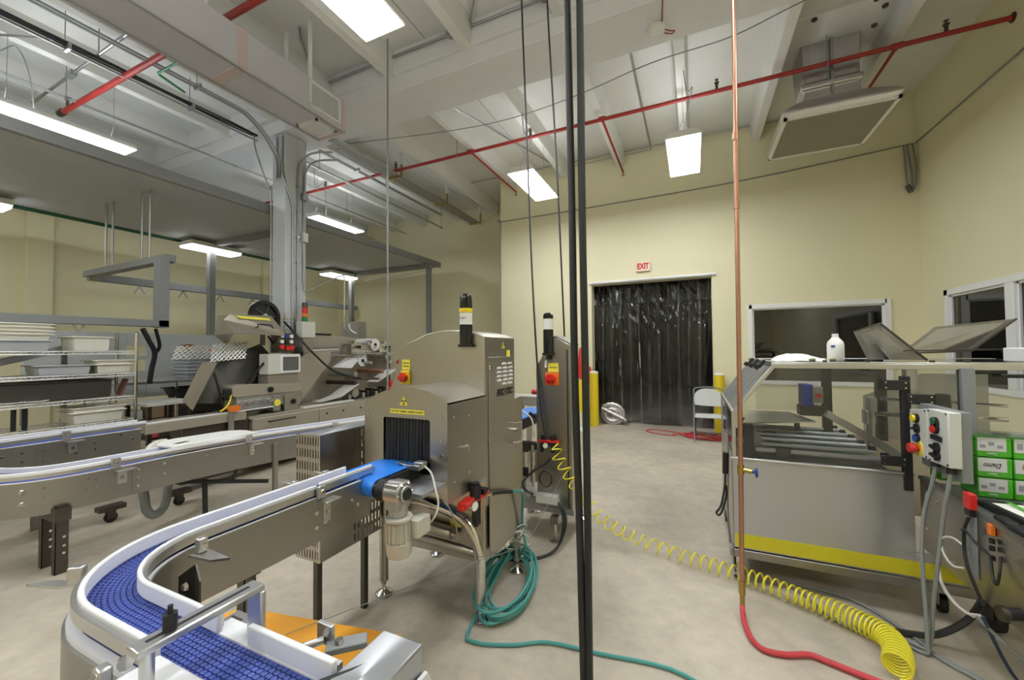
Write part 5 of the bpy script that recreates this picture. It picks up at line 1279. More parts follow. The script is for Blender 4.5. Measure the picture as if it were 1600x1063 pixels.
for i in range(4):
    tub('white_tray', ('white tray on the top shelf, lowest of its stack', 'white tray on the top shelf, second from the bottom of its stack', 'white tray on the top shelf, second from the top of its stack', 'white tray on the top shelf, topmost of its stack')[i], 'tray', -6.02, 1.48, 1.63 + i * .034, .36, .50, .07, M_tub, group='white trays stacked on the top shelf')
tub('grey_tub', 'grey tub under the stacked white trays on the top shelf', 'tub', -6.02, 1.48, 1.532, .36, .50, .105, M_greytub)
tub('white_tub', 'white tub with a brown stain on the top shelf right of the trays', 'tub', -6.0, 2.02, 1.532, .34, .30, .15, M_tub)
tub('grey_tub', 'pale grey tub on the second shelf', 'tub', -6.0, 1.82, 1.287, .34, .40, .10, M_greytub)
tub('white_tub', 'white tub on the second shelf beside the post, lower of two', 'tub', -6.0, 2.20, 1.287, .34, .30, .10, M_tub, group='white tubs nested on the second shelf')
tub('white_tub', 'white tub on the second shelf beside the post, upper of two', 'tub', -6.0, 2.20, 1.330, .34, .30, .10, M_tub, group='white tubs nested on the second shelf')
tub('dark_bin', 'long dark grey bin on the third shelf', 'bin', -6.03, 1.55, 1.027, .36, 1.30, .195, M_gunmetal, taper=.96)
tub('white_tub', 'white tub on the lowest shelf, lower of two', 'tub', -6.0, 2.08, .767, .36, .42, .12, M_tub, group='white tubs nested on the lowest shelf')
tub('white_tub', 'white tub on the lowest shelf, upper of two', 'tub', -6.0, 2.08, .815, .36, .42, .12, M_tub, group='white tubs nested on the lowest shelf')
for i, (y, r_) in enumerate(((1.48, .085), (1.62, .10))):
    tag(MB().lathe([(.03, 0), (r_ * .8, .004), (r_, .016), (r_ * .96, .02), (.02, .012)], (-5.87, y, 1.026), 20).build('white_plate', M_white, None, loc=(-5.87, y, 1.026)), ('white plate on the third shelf, left one', 'white plate on the third shelf, right one')[i], 'plate', 'white plates on the third shelf')
bl = thing('blue_grey_chute', 'blue grey metal chute leaning across behind the wire shelf', 'chute', (-6.5, 1.6, 1.2))
MB().beam((-6.45, .8, 1.18), (-6.45, 2.1, 1.58), .40, .02).build('floor', M_greytub, bl)
MB().beam((-6.24, .8, 1.21), (-6.24, 2.1, 1.61), .012, .07).build('side', M_greytub, bl)
MB().beam((-6.45, 1.65, 1.465), (-6.45, 1.85, 1.53), .36, .012).build('blue_mat', M_blue, bl)
MB().beam((-6.45, 1.2, 0), (-6.45, 1.2, 1.3), .04, .04).build('leg', M_greypaint, bl)
MB().beam((-6.45, 2.0, 0), (-6.45, 2.0, 1.54), .04, .04).build('leg', M_greypaint, bl)
br_ = tag(MB().beam((-5.95, 2.28, 1.03), (-5.95, 2.34, 1.21), .10, .02).build('brown_flap', M_brown, None, loc=(-5.95, 2.28, 1.03)), 'reddish brown flap standing at the end of the third shelf', 'flap')
for i, y in enumerate((1.50, 1.57)):
    tag(CY((-5.9, y, .767), (-5.9, y, .97), .018, 10).build('black_post', M_black, None, loc=(-5.9, y, .767)), ('upright black post on the lowest shelf, left of two', 'upright black post on the lowest shelf, right of two')[i], 'post', 'black posts on the lowest shelf')

# ---- benches and boards beyond the shelf
gb = thing('grey_partition', 'grey sheet partition with a rounded window behind the wire shelf', 'partition', (-8.0, 3.4, 0))
MB().box(-8.05, 2.1, .8, -8.0, 3.15, 1.82).box(-8.05, 3.15, 1.62, -8.0, 3.40, 1.82).box(-8.05, 3.15, .8, -8.0, 3.40, 1.22).box(-8.05, 3.40, .8, -8.0, 4.55, 1.82).box(-8.05, 3.15, 1.40, -8.0, 3.40, 1.46).build('panel', M_partition, gb, bevel=.006)
MB().box(-8.06, 2.1, 0, -8.0, 2.16, .8).box(-8.06, 4.49, 0, -8.0, 4.55, .8).build('leg', M_greypaint, gb)
wt = thing('work_table', 'long steel work table between the wire shelf and the raised hood', 'table', (-7.2, 3.3, 0))
B(-7.6, 2.45, 1.08, -6.75, 4.1, 1.115).build('top', M_alu, wt, bevel=.004)
B(-7.55, 2.5, .55, -6.8, 4.0, .58).build('undershelf', M_alu, wt)
for x, y in ((-6.82, 2.52), (-6.82, 4.0), (-7.52, 2.52), (-7.52, 4.0), (-6.82, 3.25)): CY((x, y, 0), (x, y, 1.08), .022, 10).build('leg', M_chrome, wt)
for i in range(7):
    tub('grey_tray', ('grey tray at the bottom of the stack on the work table', 'grey tray on the work table, second of the stack from below', 'grey tray on the work table, third of the stack from below', 'grey tray on the work table, middle of the stack', 'grey tray on the work table, third of the stack from above', 'grey tray on the work table, second of the stack from above', 'grey tray at the top of the stack on the work table')[i], 'tray', -7.1, 3.62, 1.116 + i * .052, .42, .40, .085, M_greytub, group='grey trays stacked on the work table')
for i, (y, z, mm_) in enumerate(((3.45, 1.62, 'orange brown clamp on top of the grey tray stack'), (3.78, 1.56, 'orange clamp on the right of the grey tray stack'))):
    tag(MB().cyl((-6.95, y - .08, z), (-6.95, y + .08, z), .012, 8).obox((-6.95, y, z - .01), (.05, .07, .05)).cyl((-6.95, y, z - .14), (-6.95, y, z), .018, 8).build('clamp', M_copper if i == 0 else M_orangep, None, loc=(-6.95, y, z - .14)), mm_, 'clamp')
tub('black_pan', 'black pan on the shelf of the work table', 'pan', -6.85, 3.55, .84, .40, .75, .16, M_black, taper=.8)
tag(MB().prism([(3.30, .585), (4.2, .585), (4.2, .83), (3.55, .83)], 'x', -7.3, -6.9).build('steel_case', M_darksteel, None, loc=(-7.1, 3.7, .585)), 'dark steel case under the black pan', 'case')
for i, (y, m_, l) in enumerate(((2.75, M_poly, 'pale box under the work table near the shelf post'), (3.0, M_cardboard, 'tan carton under the work table'), (3.2, M_brown, 'brown box under the work table'))):
    tag(B(-7.2, y, .585, -6.95, y + .17, .585 + .13 + .04 * i).build('box', m_, None, bevel=.004, loc=(-7.1, y, .585)), l, 'box')
lt = thing('low_bench', 'low pale bench in front of the work table', 'bench', (-6.2, 2.9, 0))
B(-6.5, 2.52, .86, -5.9, 3.05, .89).build('top', M_poly, lt, bevel=.004)
for x, y in ((-6.45, 2.56), (-5.95, 2.56), (-6.45, 3.0), (-5.95, 3.0)): B(x - .02, y - .02, 0, x + .02, y + .02, .86).build('leg', M_darksteel, lt)
B(-6.45, 2.55, .45, -5.95, 3.02, .47).build('undershelf', M_darksteel, lt)
tag(MB().lathe([(.04, 0), (.06, .02), (.06, .10), (.02, .12)], (-6.0, 2.62, .47), 12).build('pink_cup', M_pink, None, loc=(-6.0, 2.62, .47)), 'pink cup on the shelf of the low bench', 'cup')
# ================================================================ second detector cabinet
d2 = thing('detector_cabinet', 'narrow stainless detector cabinet with beacon, behind the inspection machine', 'machine', (-1.0, 3.25, 0))
MB().prism([(-1.155, .26), (-1.155, 1.36), (-1.02, 1.585), (-.985, 1.60), (-.865, 1.535), (-.865, .26)], 'y', 3.0, 3.22).build('cabinet', M_steel, d2, bevel=.005)
MB().prism([(-1.02, 1.587), (-.985, 1.604), (-.86, 1.538), (-.86, 1.548), (-.985, 1.616), (-1.02, 1.597)], 'y', 3.0, 3.23).build('roof_flashing', M_alu, d2)
B(-.90, 2.994, .28, -.888, 3.0, 1.50).build('seam_trim', M_darksteel, d2)
b2 = MB().cyl((-1.042, 2.985, 1.47), (-1.042, 2.985, 1.66), .040, 18).lathe([(.05, 1.46), (.05, 1.475), (.04, 1.48)], (-1.042, 2.985, 0), 18).build('beacon_base', M_blackgloss, d2)
CY((-1.042, 2.985, 1.66), (-1.042, 2.985, 1.745), .039, 18).build('clear_lens', M_poly, b2)
MB().lathe([(.04, 1.745), (.04, 1.775), (.028, 1.79), (.002, 1.795)], (-1.042, 2.985, 0), 18).build('beacon_cap', M_blackgloss, b2)
CY((-1.035, 2.99, 1.44), (-1.035, 2.96, 1.44), .018, 12).build('key_switch', M_black, d2)
MB().box(-1.075, 2.985, 1.36, -1.06, 3.0, 1.415).build('tag', M_white, d2)
y2 = B(-1.05, 2.994, 1.325, -.965, 3.0, 1.395).build('warning_label', M_label, d2)
text('CAUTION', 'label_text', M_ink, .014, (-1.007, 2.993, 1.36), (1, 0, 0), (0, 0, 1), y2, fit=.06)
s2_ = B(-1.07, 2.98, 1.22, -.96, 3.0, 1.32).build('switch_plate', M_orangep, d2, bevel=.003)
MB().cyl((-1.022, 2.98, 1.27), (-1.022, 2.955, 1.27), .040, 18).obox((-1.022, 2.95, 1.27), (.02, .014, .075), ry=PI / 2).build('red_switch', M_redplastic, s2_)
CY((-1.155, 3.03, 1.16), (-1.20, 3.03, 1.16), .022, 12).build('stop_button', M_redplastic, d2)
MB().obox((-1.19, 3.0, .975), (.06, .02, .03), ry=.4).build('black_lever', M_black, d2)
B(-.864, 3.08, 1.43, -.862, 3.14, 1.50).build('warning_label', M_label, d2)
for p in ((3.13, 1.38), (3.18, 1.10), (3.18, 1.06)): CY((-.865, p[0], p[1]), (-.858, p[0], p[1]), .012, 8).build('bolt', M_darksteel, d2)
for y in (3.1, 3.5):
    for z in (.55, .9, 1.25): MB().cyl((-.865, 3.205, z - .02), (-.865, 3.205, z + .02), .010, 8).build('hinge', M_chrome, d2) if y > 3.2 else None
MB().box(-1.40, 3.05, .20, -.87, 3.50, .31).build('base_tray', M_steel_h, d2, bevel=.004)
MB().box(-1.40, 3.05, .66, -1.155, 3.11, .74).build('cross_rail', M_darksteel, d2, bevel=.003)
B(-1.335, 3.06, .31, -1.285, 3.10, .66).build('stand_post', M_steel, d2)
B(-1.30, 3.05, .46, -1.155, 3.08, .53).build('clamp', M_black, d2)
for x, y in ((-1.01, 3.02), (-.93, 3.50), (-1.36, 3.02), (-1.36, 3.50)):
    MB().lathe([(.055, 0), (.057, .012), (.03, .024), (.012, .035)], (x, y, 0), 18).cyl((x, y, .03), (x, y, .20), .010, 8).build('levelling_foot', M_chrome, d2)
B(-1.04, 2.985, .14, -.98, 3.05, .20).build('leg_block', M_steel, d2)
jb = B(-1.14, 2.93, .31, -.965, 3.0, .375).build('junction_box', M_greybox, d2, bevel=.004)
for x in (-1.31, -1.24): CY((x, 3.045, .335), (x, 3.01, .335), .026, 12).build('grey_plug', M_greybox, d2)
MB().cyl((-1.175, 2.965, .46), (-1.175, 2.965, .70), .036, 16).cyl((-1.175, 2.965, .70), (-1.175, 2.965, .74), .012, 8).cyl((-1.175, 2.965, .42), (-1.175, 2.965, .46), .012, 8).build('air_cylinder', M_steel, d2)
r2 = MB().box(-1.13, 2.955, .775, -.955, 2.985, .795).build('regulator_bar', M_redplastic, d2, bevel=.003)
for x in (-1.09, -1.01): MB().cyl((x, 2.97, .795), (x, 2.97, .83), .018, 10).build('regulator_knob', M_black, r2)
g2 = CY((-1.06, 2.97, .755), (-1.06, 2.94, .755), .024, 14).build('gauge', M_chrome, r2)
CY((-1.06, 2.9395, .755), (-1.06, 2.938, .755), .02, 14).build('gauge_face', M_paper, g2)
for x in (-1.10, -1.01): MB().cyl((x, 2.97, .775), (x, 2.97, .70), .016, 10).build('bowl', M_black, r2)
TU(smooth([(-1.30, 3.03, 1.0), (-1.25, 3.0, .99), (-1.19, 2.98, .95), (-1.165, 2.97, .86), (-1.17, 2.965, .80)], 4), .006, 6).build('white_tube', M_whitecable, d2)
TU(smooth([(-1.02, 2.955, .66), (-1.08, 2.95, .60), (-1.16, 2.93, .55), (-1.24, 2.92, .46), (-1.22, 2.92, .40), (-1.16, 2.93, .37)], 5), .008, 6).build('black_tube', M_cable, d2)
TU([(-1.06 + .05 * math.cos(a), 2.94, .50 + .06 * math.sin(a)) for a in [PI * i / 8 for i in range(16)]], .006, 6, closed=True).build('black_tube', M_cable, d2)
for k in (0, 1):
    TU(smooth([(-.975, 2.95, .33), (-.94 + .02 * k, 2.93, .30), (-.91 + .02 * k, 2.90, .20), (-.93, 2.85, .06), (-1.0, 2.75, .012), (-1.15, 2.65 - .03 * k, .011), (-1.45, 2.62, .011)], 5), .010, 6).build('floor_cable', M_cable, d2)
# belt stub between the two machines
st_ = thing('transfer_conveyor', 'short dark transfer conveyor between the two inspection cabinets', 'conveyor', (-1.36, 2.75, .8))
MB().box(-1.475, 2.56, .86, -1.255, 3.6, .94).build('frame', M_black, st_, bevel=.006)
B(-1.47, 2.55, .94, -1.26, 3.6, .948).build('belt', M_bluebelt, st_)
MB().obox((-1.24, 2.66, .90), (.05, .08, .05)).obox((-1.23, 2.75, .84), (.06, .05, .04)).build('sensor', M_castalu, st_, bevel=.004)
for y in (2.7, 3.45): B(-1.42, y - .02, 0, -1.38, y + .02, .86).build('leg', M_steel, st_)
# far run of rails seen between the machines
fr3 = thing('far_conveyor', 'conveyor end with white rail seen between the two cabinets', 'conveyor', (-2.2, 5.6, .8))
B(-2.55, 5.5, .67, -2.0, 5.72, .80).build('side_plate', M_steel_y, fr3); B(-2.56, 5.49, .81, -1.99, 5.52, .84).build('guide_rail', M_pvc, fr3, bevel=.003)
for x in (-2.5, -2.05): B(x - .02, 5.58, 0, x + .02, 5.62, .67).build('leg', M_steel_y, fr3)
bolts([(x, 5.5, .73) for x in (-2.42, -2.3, -2.18, -2.08)], '-y', fr3, .014, .008)

# ================================================================ case packer on the right
cp_ = thing('case_packer', 'stainless case packer with clear guards and a yellow stripe on the right', 'machine', (.7, 3.3, 0))
FY, BY = 2.95, 4.05
fpn = B(.218, FY, .222, 1.10, FY + .02, .785).build('front_panel', M_steel_h, cp_, bevel=.003)
B(.222, FY - .0035, .232, 1.42, FY, .315).build('yellow_stripe', M_stripe, cp_)
B(1.10, FY, .222, 1.42, FY + .02, .36).build('front_panel', M_steel_h, cp_, bevel=.003)
MB().box(.215, FY - .006, .165, 1.42, FY + .06, .215).build('base_rail', M_steel_y, cp_, bevel=.004)
MB().box(.215, FY, .165, .26, BY, .215).build('base_rail', M_steel_y, cp_, bevel=.004)
MB().box(.205, FY - .01, .785, 1.105, FY + .03, .800).build('sill', M_alu, cp_, bevel=.003)
B(.215, FY + .02, .222, .225, BY, .80).build('end_panel', M_steel, cp_)
B(.26, BY - .02, .222, 1.9, BY, .80).build('rear_panel', M_steel, cp_)
for x, y in ((.24, FY + .14), (.24, BY - .1), (1.25, FY + .14)):
    c = MB().cyl((x - .014, y, .048), (x + .014, y, .048), .048, 16).build('caster_wheel', M_black, cp_)
    MB().box(x - .024, y - .03, .05, x - .018, y + .03, .12).box(x + .018, y - .03, .05, x + .024, y + .03, .12).box(x - .04, y - .04, .12, x + .04, y + .04, .165).build('caster_fork', M_galv, cp_)
CY((.24, FY + .04, .02), (.24, FY + .04, .17), .012, 8).build('jack_screw', M_chrome, cp_); CY((.24, FY + .04, 0), (.24, FY + .04, .02), .03, 12).build('jack_pad', M_chrome, cp_)
# frame of the guard: left posts, sloping corner bars, top bars
prf = M_alu
def bar(p, q, w=.022, h=.022, m=prf, nm='frame_bar'): return MB().beam(p, q, w, h).build(nm, m, cp_, bevel=.002)
for y in (FY + .01, BY):
    bar((.228, y, .80), (.228, y, 1.09)); bar((.228, y, 1.085), (.455, y, 1.385)); bar((.445, y, 1.388), (1.95, y, 1.388), .03, .03)
bar((.228, FY, 1.088), (.228, BY, 1.088)); bar((.452, FY, 1.388), (.452, BY, 1.388))
tp = MB().box(.44, FY - .005, 1.402, 1.95, FY + .10, 1.412).box(.44, BY - .06, 1.402, 1.95, BY + .02, 1.412).box(.44, FY, 1.402, .50, BY, 1.412).build('top_plate', M_alu, cp_, bevel=.002)
B(.50, FY + .10, 1.403, 1.95, BY - .06, 1.410).build('top_guard', M_poly_guard, cp_)
# sloping left panel made of slats
for i in range(6):
    y0 = FY + .03 + i * .178
    MB().sheet([(.230, y0, 1.10), (.230, y0 + .165, 1.10), (.448, y0 + .165, 1.388), (.448, y0, 1.388)], .006).build('sloping_slat', M_galv, cp_)
MB().sheet([(.224, FY + .02, .82), (.224, BY - .02, .82), (.224, BY - .02, 1.08), (.224, FY + .02, 1.08)], .005).build('left_guard', M_poly_guard, cp_)
MB().prism([(.24, .80), (1.085, .80), (1.085, 1.375), (.462, 1.375), (.24, 1.082)], 'y', FY + .008, FY + .013).build('front_guard', M_poly_guard, cp_)
MB().prism([(1.125, 1.05), (1.90, 1.05), (1.90, 1.372), (1.125, 1.372)], 'y', FY + .008, FY + .013).build('front_guard', M_poly_guard, cp_)
B(1.055, FY - .012, .70, 1.095, FY + .02, 1.335).build('black_post', M_black, cp_, bevel=.003)
for (x, z) in ((1.0, 1.285), (1.105, 1.21), (.985, .86)):
    hg = MB().box(x - .03, FY - .022, z - .028, x + .09, FY - .012, z + .028).build('hinge_plate', M_black, cp_, bevel=.003)
    bolts([(x - .015, FY - .022, z + .015), (x - .015, FY - .022, z - .015), (x + .07, FY - .022, z + .015), (x + .07, FY - .022, z - .015)], '-y', hg, .006, .004)
for x, y in ((.95, 3.9), (1.28, 3.9)): B(x - .028, y - .028, .80, x + .028, y + .028, 1.385).build('dark_post', M_gunmetal, cp_)
B(1.30, FY - .02, .80, 1.352, FY + .03, 1.385).build('grey_post', M_greypaint, cp_, bevel=.003)
B(1.93, BY - .7, .80, 1.98, BY - .65, 1.385).build('dark_post', M_gunmetal, cp_)
B(1.30, BY - .5, .82, 1.36, BY - .44, 1.385).build('frame_bar', M_alu, cp_)
# rollers and infeed plate inside
rods = [(.55, 4.02, 1.02), (.50, 3.83, 1.056), (.505, 3.60, 1.035), (.49, 3.33, 1.03), (.487, 3.10, 1.0)]
B(.30, FY + .03, .73, 1.08, 4.02, .745).build('bed_plate', M_gunmetal, cp_)
for i in range(11):
    t = i / 10; y = 3.06 + t * .92
    rr = CY((.36 + .05 * t, y, .835 + .02 * (i % 2)), (1.0 + .03 * t, y, .835 + .02 * (i % 2)), .012 if i % 2 else .016, 10).build('roller_rod', M_rod, cp_)
    if i % 2 == 0:
        B(.47 + .02 * (i % 3), y - .022, .80, .55 + .02 * (i % 3), y + .022, .852).build('carriage_block', M_gunmetal, rr, bevel=.004)
        CY((1.0, y, .855), (1.03, y, .855), .022, 10).build('rod_end', M_black, rr)
    else:
        B(.80, y - .02, .80, .88, y + .02, .842).build('green_pad', M_green, rr)
MB().box(.29, 3.0, .80, .345, 3.06, 1.0).build('chain_guide', M_black, cp_, bevel=.004)
MB().beam((.32, 3.05, .92), (.40, 3.2, .80), .06, .10).build('angle_plate', M_alu, cp_)
MB().prism([(.31, 3.30), (.43, 4.0), (.72, 4.02), (.80, 3.56)], 'z', .955, .965).build('infeed_plate', M_alu, cp_)
B(.33, 3.6, .745, .36, 3.64, .955).build('plate_post', M_darksteel, cp_); B(.70, 3.7, .745, .73, 3.74, .955).build('plate_post', M_darksteel, cp_)
MB().beam((.772, 3.2, 1.075), (1.144, 3.2, .83), .035, .045).build('diagonal_rail', M_alu, cp_, bevel=.003)
bl2 = B(.775, 3.80, 1.04, .845, 3.95, 1.21).build('blue_drive', M_blue, cp_, bevel=.006)
B(.835, 3.78, 1.07, .90, 3.80, 1.20).build('terminal_plate', M_castalu, bl2, bevel=.003); CY((.87, 3.78, 1.13), (.87, 3.76, 1.13), .02, 12).build('knob', M_redplastic, bl2)
B(.76, 3.82, .965, .93, 3.94, 1.04).build('drive_base', M_darksteel, cp_)
for x, y, z, sx in ((1.16, 3.75, .99, .06), (1.13, 3.6, 1.10, .04), (1.40, 3.7, 1.04, .08), (1.62, 3.6, 1.05, .06)):
    MB().obox((x, y, z), (sx, .08, .10)).cyl((x, y, z - .25), (x, y, z), .014, 8).build('mechanism', M_castalu, cp_, bevel=.004)
MB().cyl((1.15, 3.5, 1.15), (1.75, 3.5, 1.13), .010, 8).build('cross_shaft', M_chrome, cp_)
MB().cyl((1.15, 3.7, 1.02), (1.85, 3.7, 1.02), .016, 8).build('cross_shaft', M_chrome, cp_)
B(1.40, 3.40, 1.10, 1.46, 3.46, 1.20).build('black_clamp', M_black, cp_, bevel=.01)
MB().prism([(1.20, .80), (1.90, .80), (1.90, 1.30), (1.55, 1.30), (1.20, 1.12)], 'y', 3.98, 3.985).build('rear_guard', M_smoked, cp_)
MB().prism([(.48, .98), (.92, .98), (.92, 1.36), (.48, 1.36)], 'y', 3.98, 3.985).build('rear_guard', M_poly_guard, cp_)
# lids standing open on top
for pts, nm in (([(.955, 3.30, 1.60), (1.075, 3.25, 1.65), (1.33, 3.35, 1.416), (1.07, 3.45, 1.416)], 0), ([(1.235, 3.45, 1.455), (1.40, 3.42, 1.625), (1.745, 3.38, 1.662), (1.60, 3.50, 1.47)], 1)):
    l_ = MB().sheet(pts, .007).build('open_lid', M_smoked, cp_)
    for a, b in ((0, 1), (1, 2)) if nm == 0 else ((2, 3), (3, 0)):
        MB().beam(Vector(pts[a]), Vector(pts[b]), .008, .010).build('lid_edge', M_darksteel, l_)
MB().beam((1.02, 3.34, 1.61), (1.16, 3.40, 1.418), .035, .006).build('lid_stay', M_alu, cp_)
MB().beam((1.26, 3.40, 1.50), (1.12, 3.44, 1.418), .012, .008).build('lid_stay', M_alu, cp_)
MB().beam((1.20, 3.30, 1.475), (1.95, 3.30, 1.485), .010, .008).build('lid_edge', M_darksteel, cp_)
B(1.60, 3.0, 1.412, 1.95, 3.22, 1.49).build('white_cover', M_white, cp_, bevel=.006)
for x in (.72, .92, 1.20, 1.34): MB().cyl((x, FY + .02, 1.412), (x, FY + .02, 1.424), .012, 10).build('top_bolt', M_darksteel, cp_)
for x in (.645, .745):
    CY((x, FY + .03, 1.423), (x + .03, FY + .03, 1.426), .009, 12).build('green_knob', M_olive, cp_)
for i in range(3):
    p = Vector((.41 - .0 * i, FY + .15 + .28 * i, 1.395))
    MB().obox(p, (.06, .025, .02), ry=-.9).obox(p + Vector((-.03, 0, -.02)), (.03, .02, .03), ry=-.9).build('black_clip', M_black, cp_, bevel=.003)
MB().box(1.445, FY - .03, 1.335, 1.58, FY - .02, 1.355).build('door_handle', M_black, cp_, bevel=.004)
# outfeed section coming towards the camera
ofd = B(1.125, 2.0, .40, 1.132, FY, .77).build('outfeed_side', M_steel, cp_)
MB().prism([(FY, .79), (2.9, .80), (2.0, .755), (2.0, .735), (2.9, .78), (FY, .77)], 'x', 1.118, 1.14).build('outfeed_edge', M_steel_y, cp_)
B(1.14, 2.0, .745, 1.95, FY, .758).build('outfeed_top', M_galv, cp_)
B(1.16, 2.0, .40, 1.95, 2.05, .745).build('outfeed_end', M_steel, cp_)
bolts([(1.125, y, z) for y, z in ((2.88, .70), (2.78, .71), (2.72, .71), (2.72, .66), (2.65, .46), (2.90, .52))], '-x', ofd, .008, .008)
TU(smooth([(1.12, 2.83, .745), (1.10, 2.82, .73), (1.10, 2.80, .70), (1.12, 2.79, .69)], 3), .005, 6).build('pull_ring', M_chrome, ofd)
CY((1.125, 2.22, .47), (1.08, 2.21, .465), .022, 12).build('black_latch', M_black, ofd); CY((1.08, 2.21, .465), (1.06, 2.208, .465), .028, 12).build('latch_knob', M_darksteel, ofd)
B(1.118, 2.46, .47, 1.125, 2.53, .76).build('cable_channel', M_greypaint, ofd, bevel=.002)
sr = B(1.098, 2.455, .775, 1.125, 2.505, .845).build('red_safety_switch', M_redplastic, cp_, bevel=.004)
B(1.10, 2.46, .745, 1.122, 2.50, .775).build('switch_neck', M_black, sr)
so = B(1.108, 2.343, .712, 1.125, 2.368, .757).build('orange_sensor', M_orangep, cp_, bevel=.003)
for z in (.60, .64, .67): MB().cyl((1.112, 2.345, z + .012), (1.112, 2.345, z + .03), .009, 10).build('connector', M_black, so)
pn = MB().prism([(2.66, .775), (2.50, .79), (2.28, .80), (2.28, .76), (2.66, .76)], 'x', 1.20, 1.55).build('operator_panel', M_black, cp_, bevel=.006)
pw = MB().sheet([(1.22, 2.56, .7895), (1.22, 2.32, .8005), (1.53, 2.32, .8005), (1.53, 2.60, .7855)], -.002).build('panel_label', M_paper, pn)
for i in range(5): B(1.26 + .05 * i, 2.38, .8, 1.275 + .05 * i, 2.55, .803).build('panel_print', M_inkgrey if i % 2 else M_packgreen, pw)
MB().box(1.13, 2.08, .72, 1.24, 2.30, .79).box(1.14, 2.30, .76, 1.18, 2.40, .79).build('black_motor', M_black, cp_, bevel=.012)
# loose cables by the safety switch
def cabl(name, pts, r, m, par, n=5): return TU(smooth(pts, n), r, 6).build(name, m, par)
cabl('loop_cable', [(1.105, 2.48, .735), (1.095, 2.49, .68), (1.095, 2.50, .60), (1.09, 2.47, .53), (1.10, 2.44, .45), (1.12, 2.43, .38)], .006, M_black, cp_)
cabl('loop_cable', [(1.09, 2.50, .67), (1.075, 2.44, .69), (1.08, 2.38, .66), (1.10, 2.34, .63), (1.09, 2.30, .56), (1.08, 2.26, .55), (1.08, 2.24, .60), (1.10, 2.27, .66)], .005, M_black, cp_)
cabl('loop_cable', [(1.095, 2.50, .60), (1.085, 2.57, .605), (1.075, 2.63, .57), (1.075, 2.62, .51), (1.08, 2.56, .48), (1.09, 2.50, .50)], .005, M_whitecable, cp_)
cabl('loop_cable', [(1.10, 2.74, .42), (1.09, 2.70, .36), (1.09, 2.62, .31), (1.10, 2.52, .295), (1.11, 2.44, .33)], .006, M_whitecable, cp_)
cabl('loop_cable', [(1.10, 2.73, .40), (1.085, 2.66, .33), (1.09, 2.56, .30), (1.11, 2.48, .30)], .006, M_whitecable, cp_)
# big swivel caster below the outfeed
cw = CY((1.40, 3.0, .07), (1.44, 3.0, .07), .07, 20).build('caster_wheel', M_black, cp_)
MB().box(1.385, 2.95, .07, 1.395, 3.05, .165).box(1.445, 2.95, .07, 1.455, 3.05, .165).build('caster_fork', M_darksteel, cp_)

# control box
kb = thing('control_box', 'white double control box with buttons hanging on the case packer', 'control box', (1.10, 2.7, .9))
MB().prism([(2.935, 1.155), (2.752, 1.180), (2.752, .918), (2.935, .915)], 'x', 1.083, 1.125).build('left_enclosure', M_greybox, kb, bevel=.006)
MB().prism([(2.738, 1.185), (2.555, 1.19), (2.555, .928), (2.738, .918)], 'x', 1.08, 1.128).build('right_enclosure', M_greybox, kb, bevel=.006)
B(1.128, 2.57, .86, 1.168, 2.93, 1.19).build('mount_plate', M_greypaint, kb, bevel=.003)
XB1, XB2 = 1.083, 1.08
def btn(x, y, z, r, m, d=.012, nm='button'): return CY((x, y, z), (x - d, y, z), r, 18).build(nm, m, kb)
b_ = btn(XB1, 2.845, 1.118, .024, M_black, .014, 'button_ring'); CY((XB1 - .014, 2.845, 1.118), (XB1 - .026, 2.845, 1.118), .019, 16).build('yellow_button', M_yellow, b_)
b_ = btn(XB1, 2.843, 1.064, .024, M_black, .012, 'selector'); MB().obox((XB1 - .018, 2.843, 1.064), (.014, .05, .012), rx=-.2).build('lever', M_black, b_)
b_ = btn(XB1, 2.842, 1.012, .022, M_black, .012, 'button_ring'); CY((XB1 - .012, 2.842, 1.012), (XB1 - .020, 2.842, 1.012), .018, 16).build('blue_button', M_blue, b_)
b_ = btn(XB1, 2.835, .960, .042, M_label, .004, 'stop_plate')
MB().cyl((XB1, 2.835, .960), (XB1 - .03, 2.835, .960), .017, 14).cyl((XB1 - .025, 2.835, .960), (XB1 - .045, 2.835, .960), .029, 18, .024).build('stop_button', M_redplastic, b_)
b_ = MB().cyl((XB2, 2.655, 1.125), (XB2 - .012, 2.655, 1.125), .028, 18).cyl((XB2, 2.655, 1.10), (XB2 - .012, 2.655, 1.10), .028, 18).build('double_button', M_black, kb)
CY((XB2 - .012, 2.655, 1.132), (XB2 - .017, 2.655, 1.132), .019, 14).build('green_button', M_greenpipe, b_); CY((XB2 - .012, 2.655, 1.093), (XB2 - .020, 2.655, 1.093), .019, 14).build('red_button', M_redplastic, b_)
B(XB2 - .008, 2.605, 1.038, XB2, 2.70, 1.064).build('display', M_black, kb, bevel=.003)
for z in (1.005, .965):
    b_ = btn(XB2, 2.648, z, .024, M_black, .012, 'selector'); MB().obox((XB2 - .018, 2.648, z), (.014, .052, .012), rx=.2).build('lever', M_black, b_)
bolts([(XB1, y, z) for y, z in ((2.925, 1.145), (2.765, 1.168), (2.925, .925), (2.765, .93))], '-x', kb, .006, .003, M_black, 'screw')
bolts([(XB2, y, z) for y, z in ((2.725, 1.175), (2.568, 1.18), (2.725, .928), (2.568, .94))], '-x', kb, .006, .003, M_black, 'screw')
for y, x in ((2.735, 1.105), (2.60, 1.105)): CY((x, y, .918), (x, y, .895), .018, 12).build('cable_gland', M_black, kb)
TU(smooth([(1.105, 2.735, .90), (1.09, 2.74, .80), (1.06, 2.745, .66), (1.04, 2.73, .50), (1.03, 2.70, .33), (1.02, 2.66, .18), (1.01, 2.63, .06), (1.00, 2.62, .013), (.93, 2.66, .013)], 6), .0095, 8).build('grey_cable', M_greycable, kb)
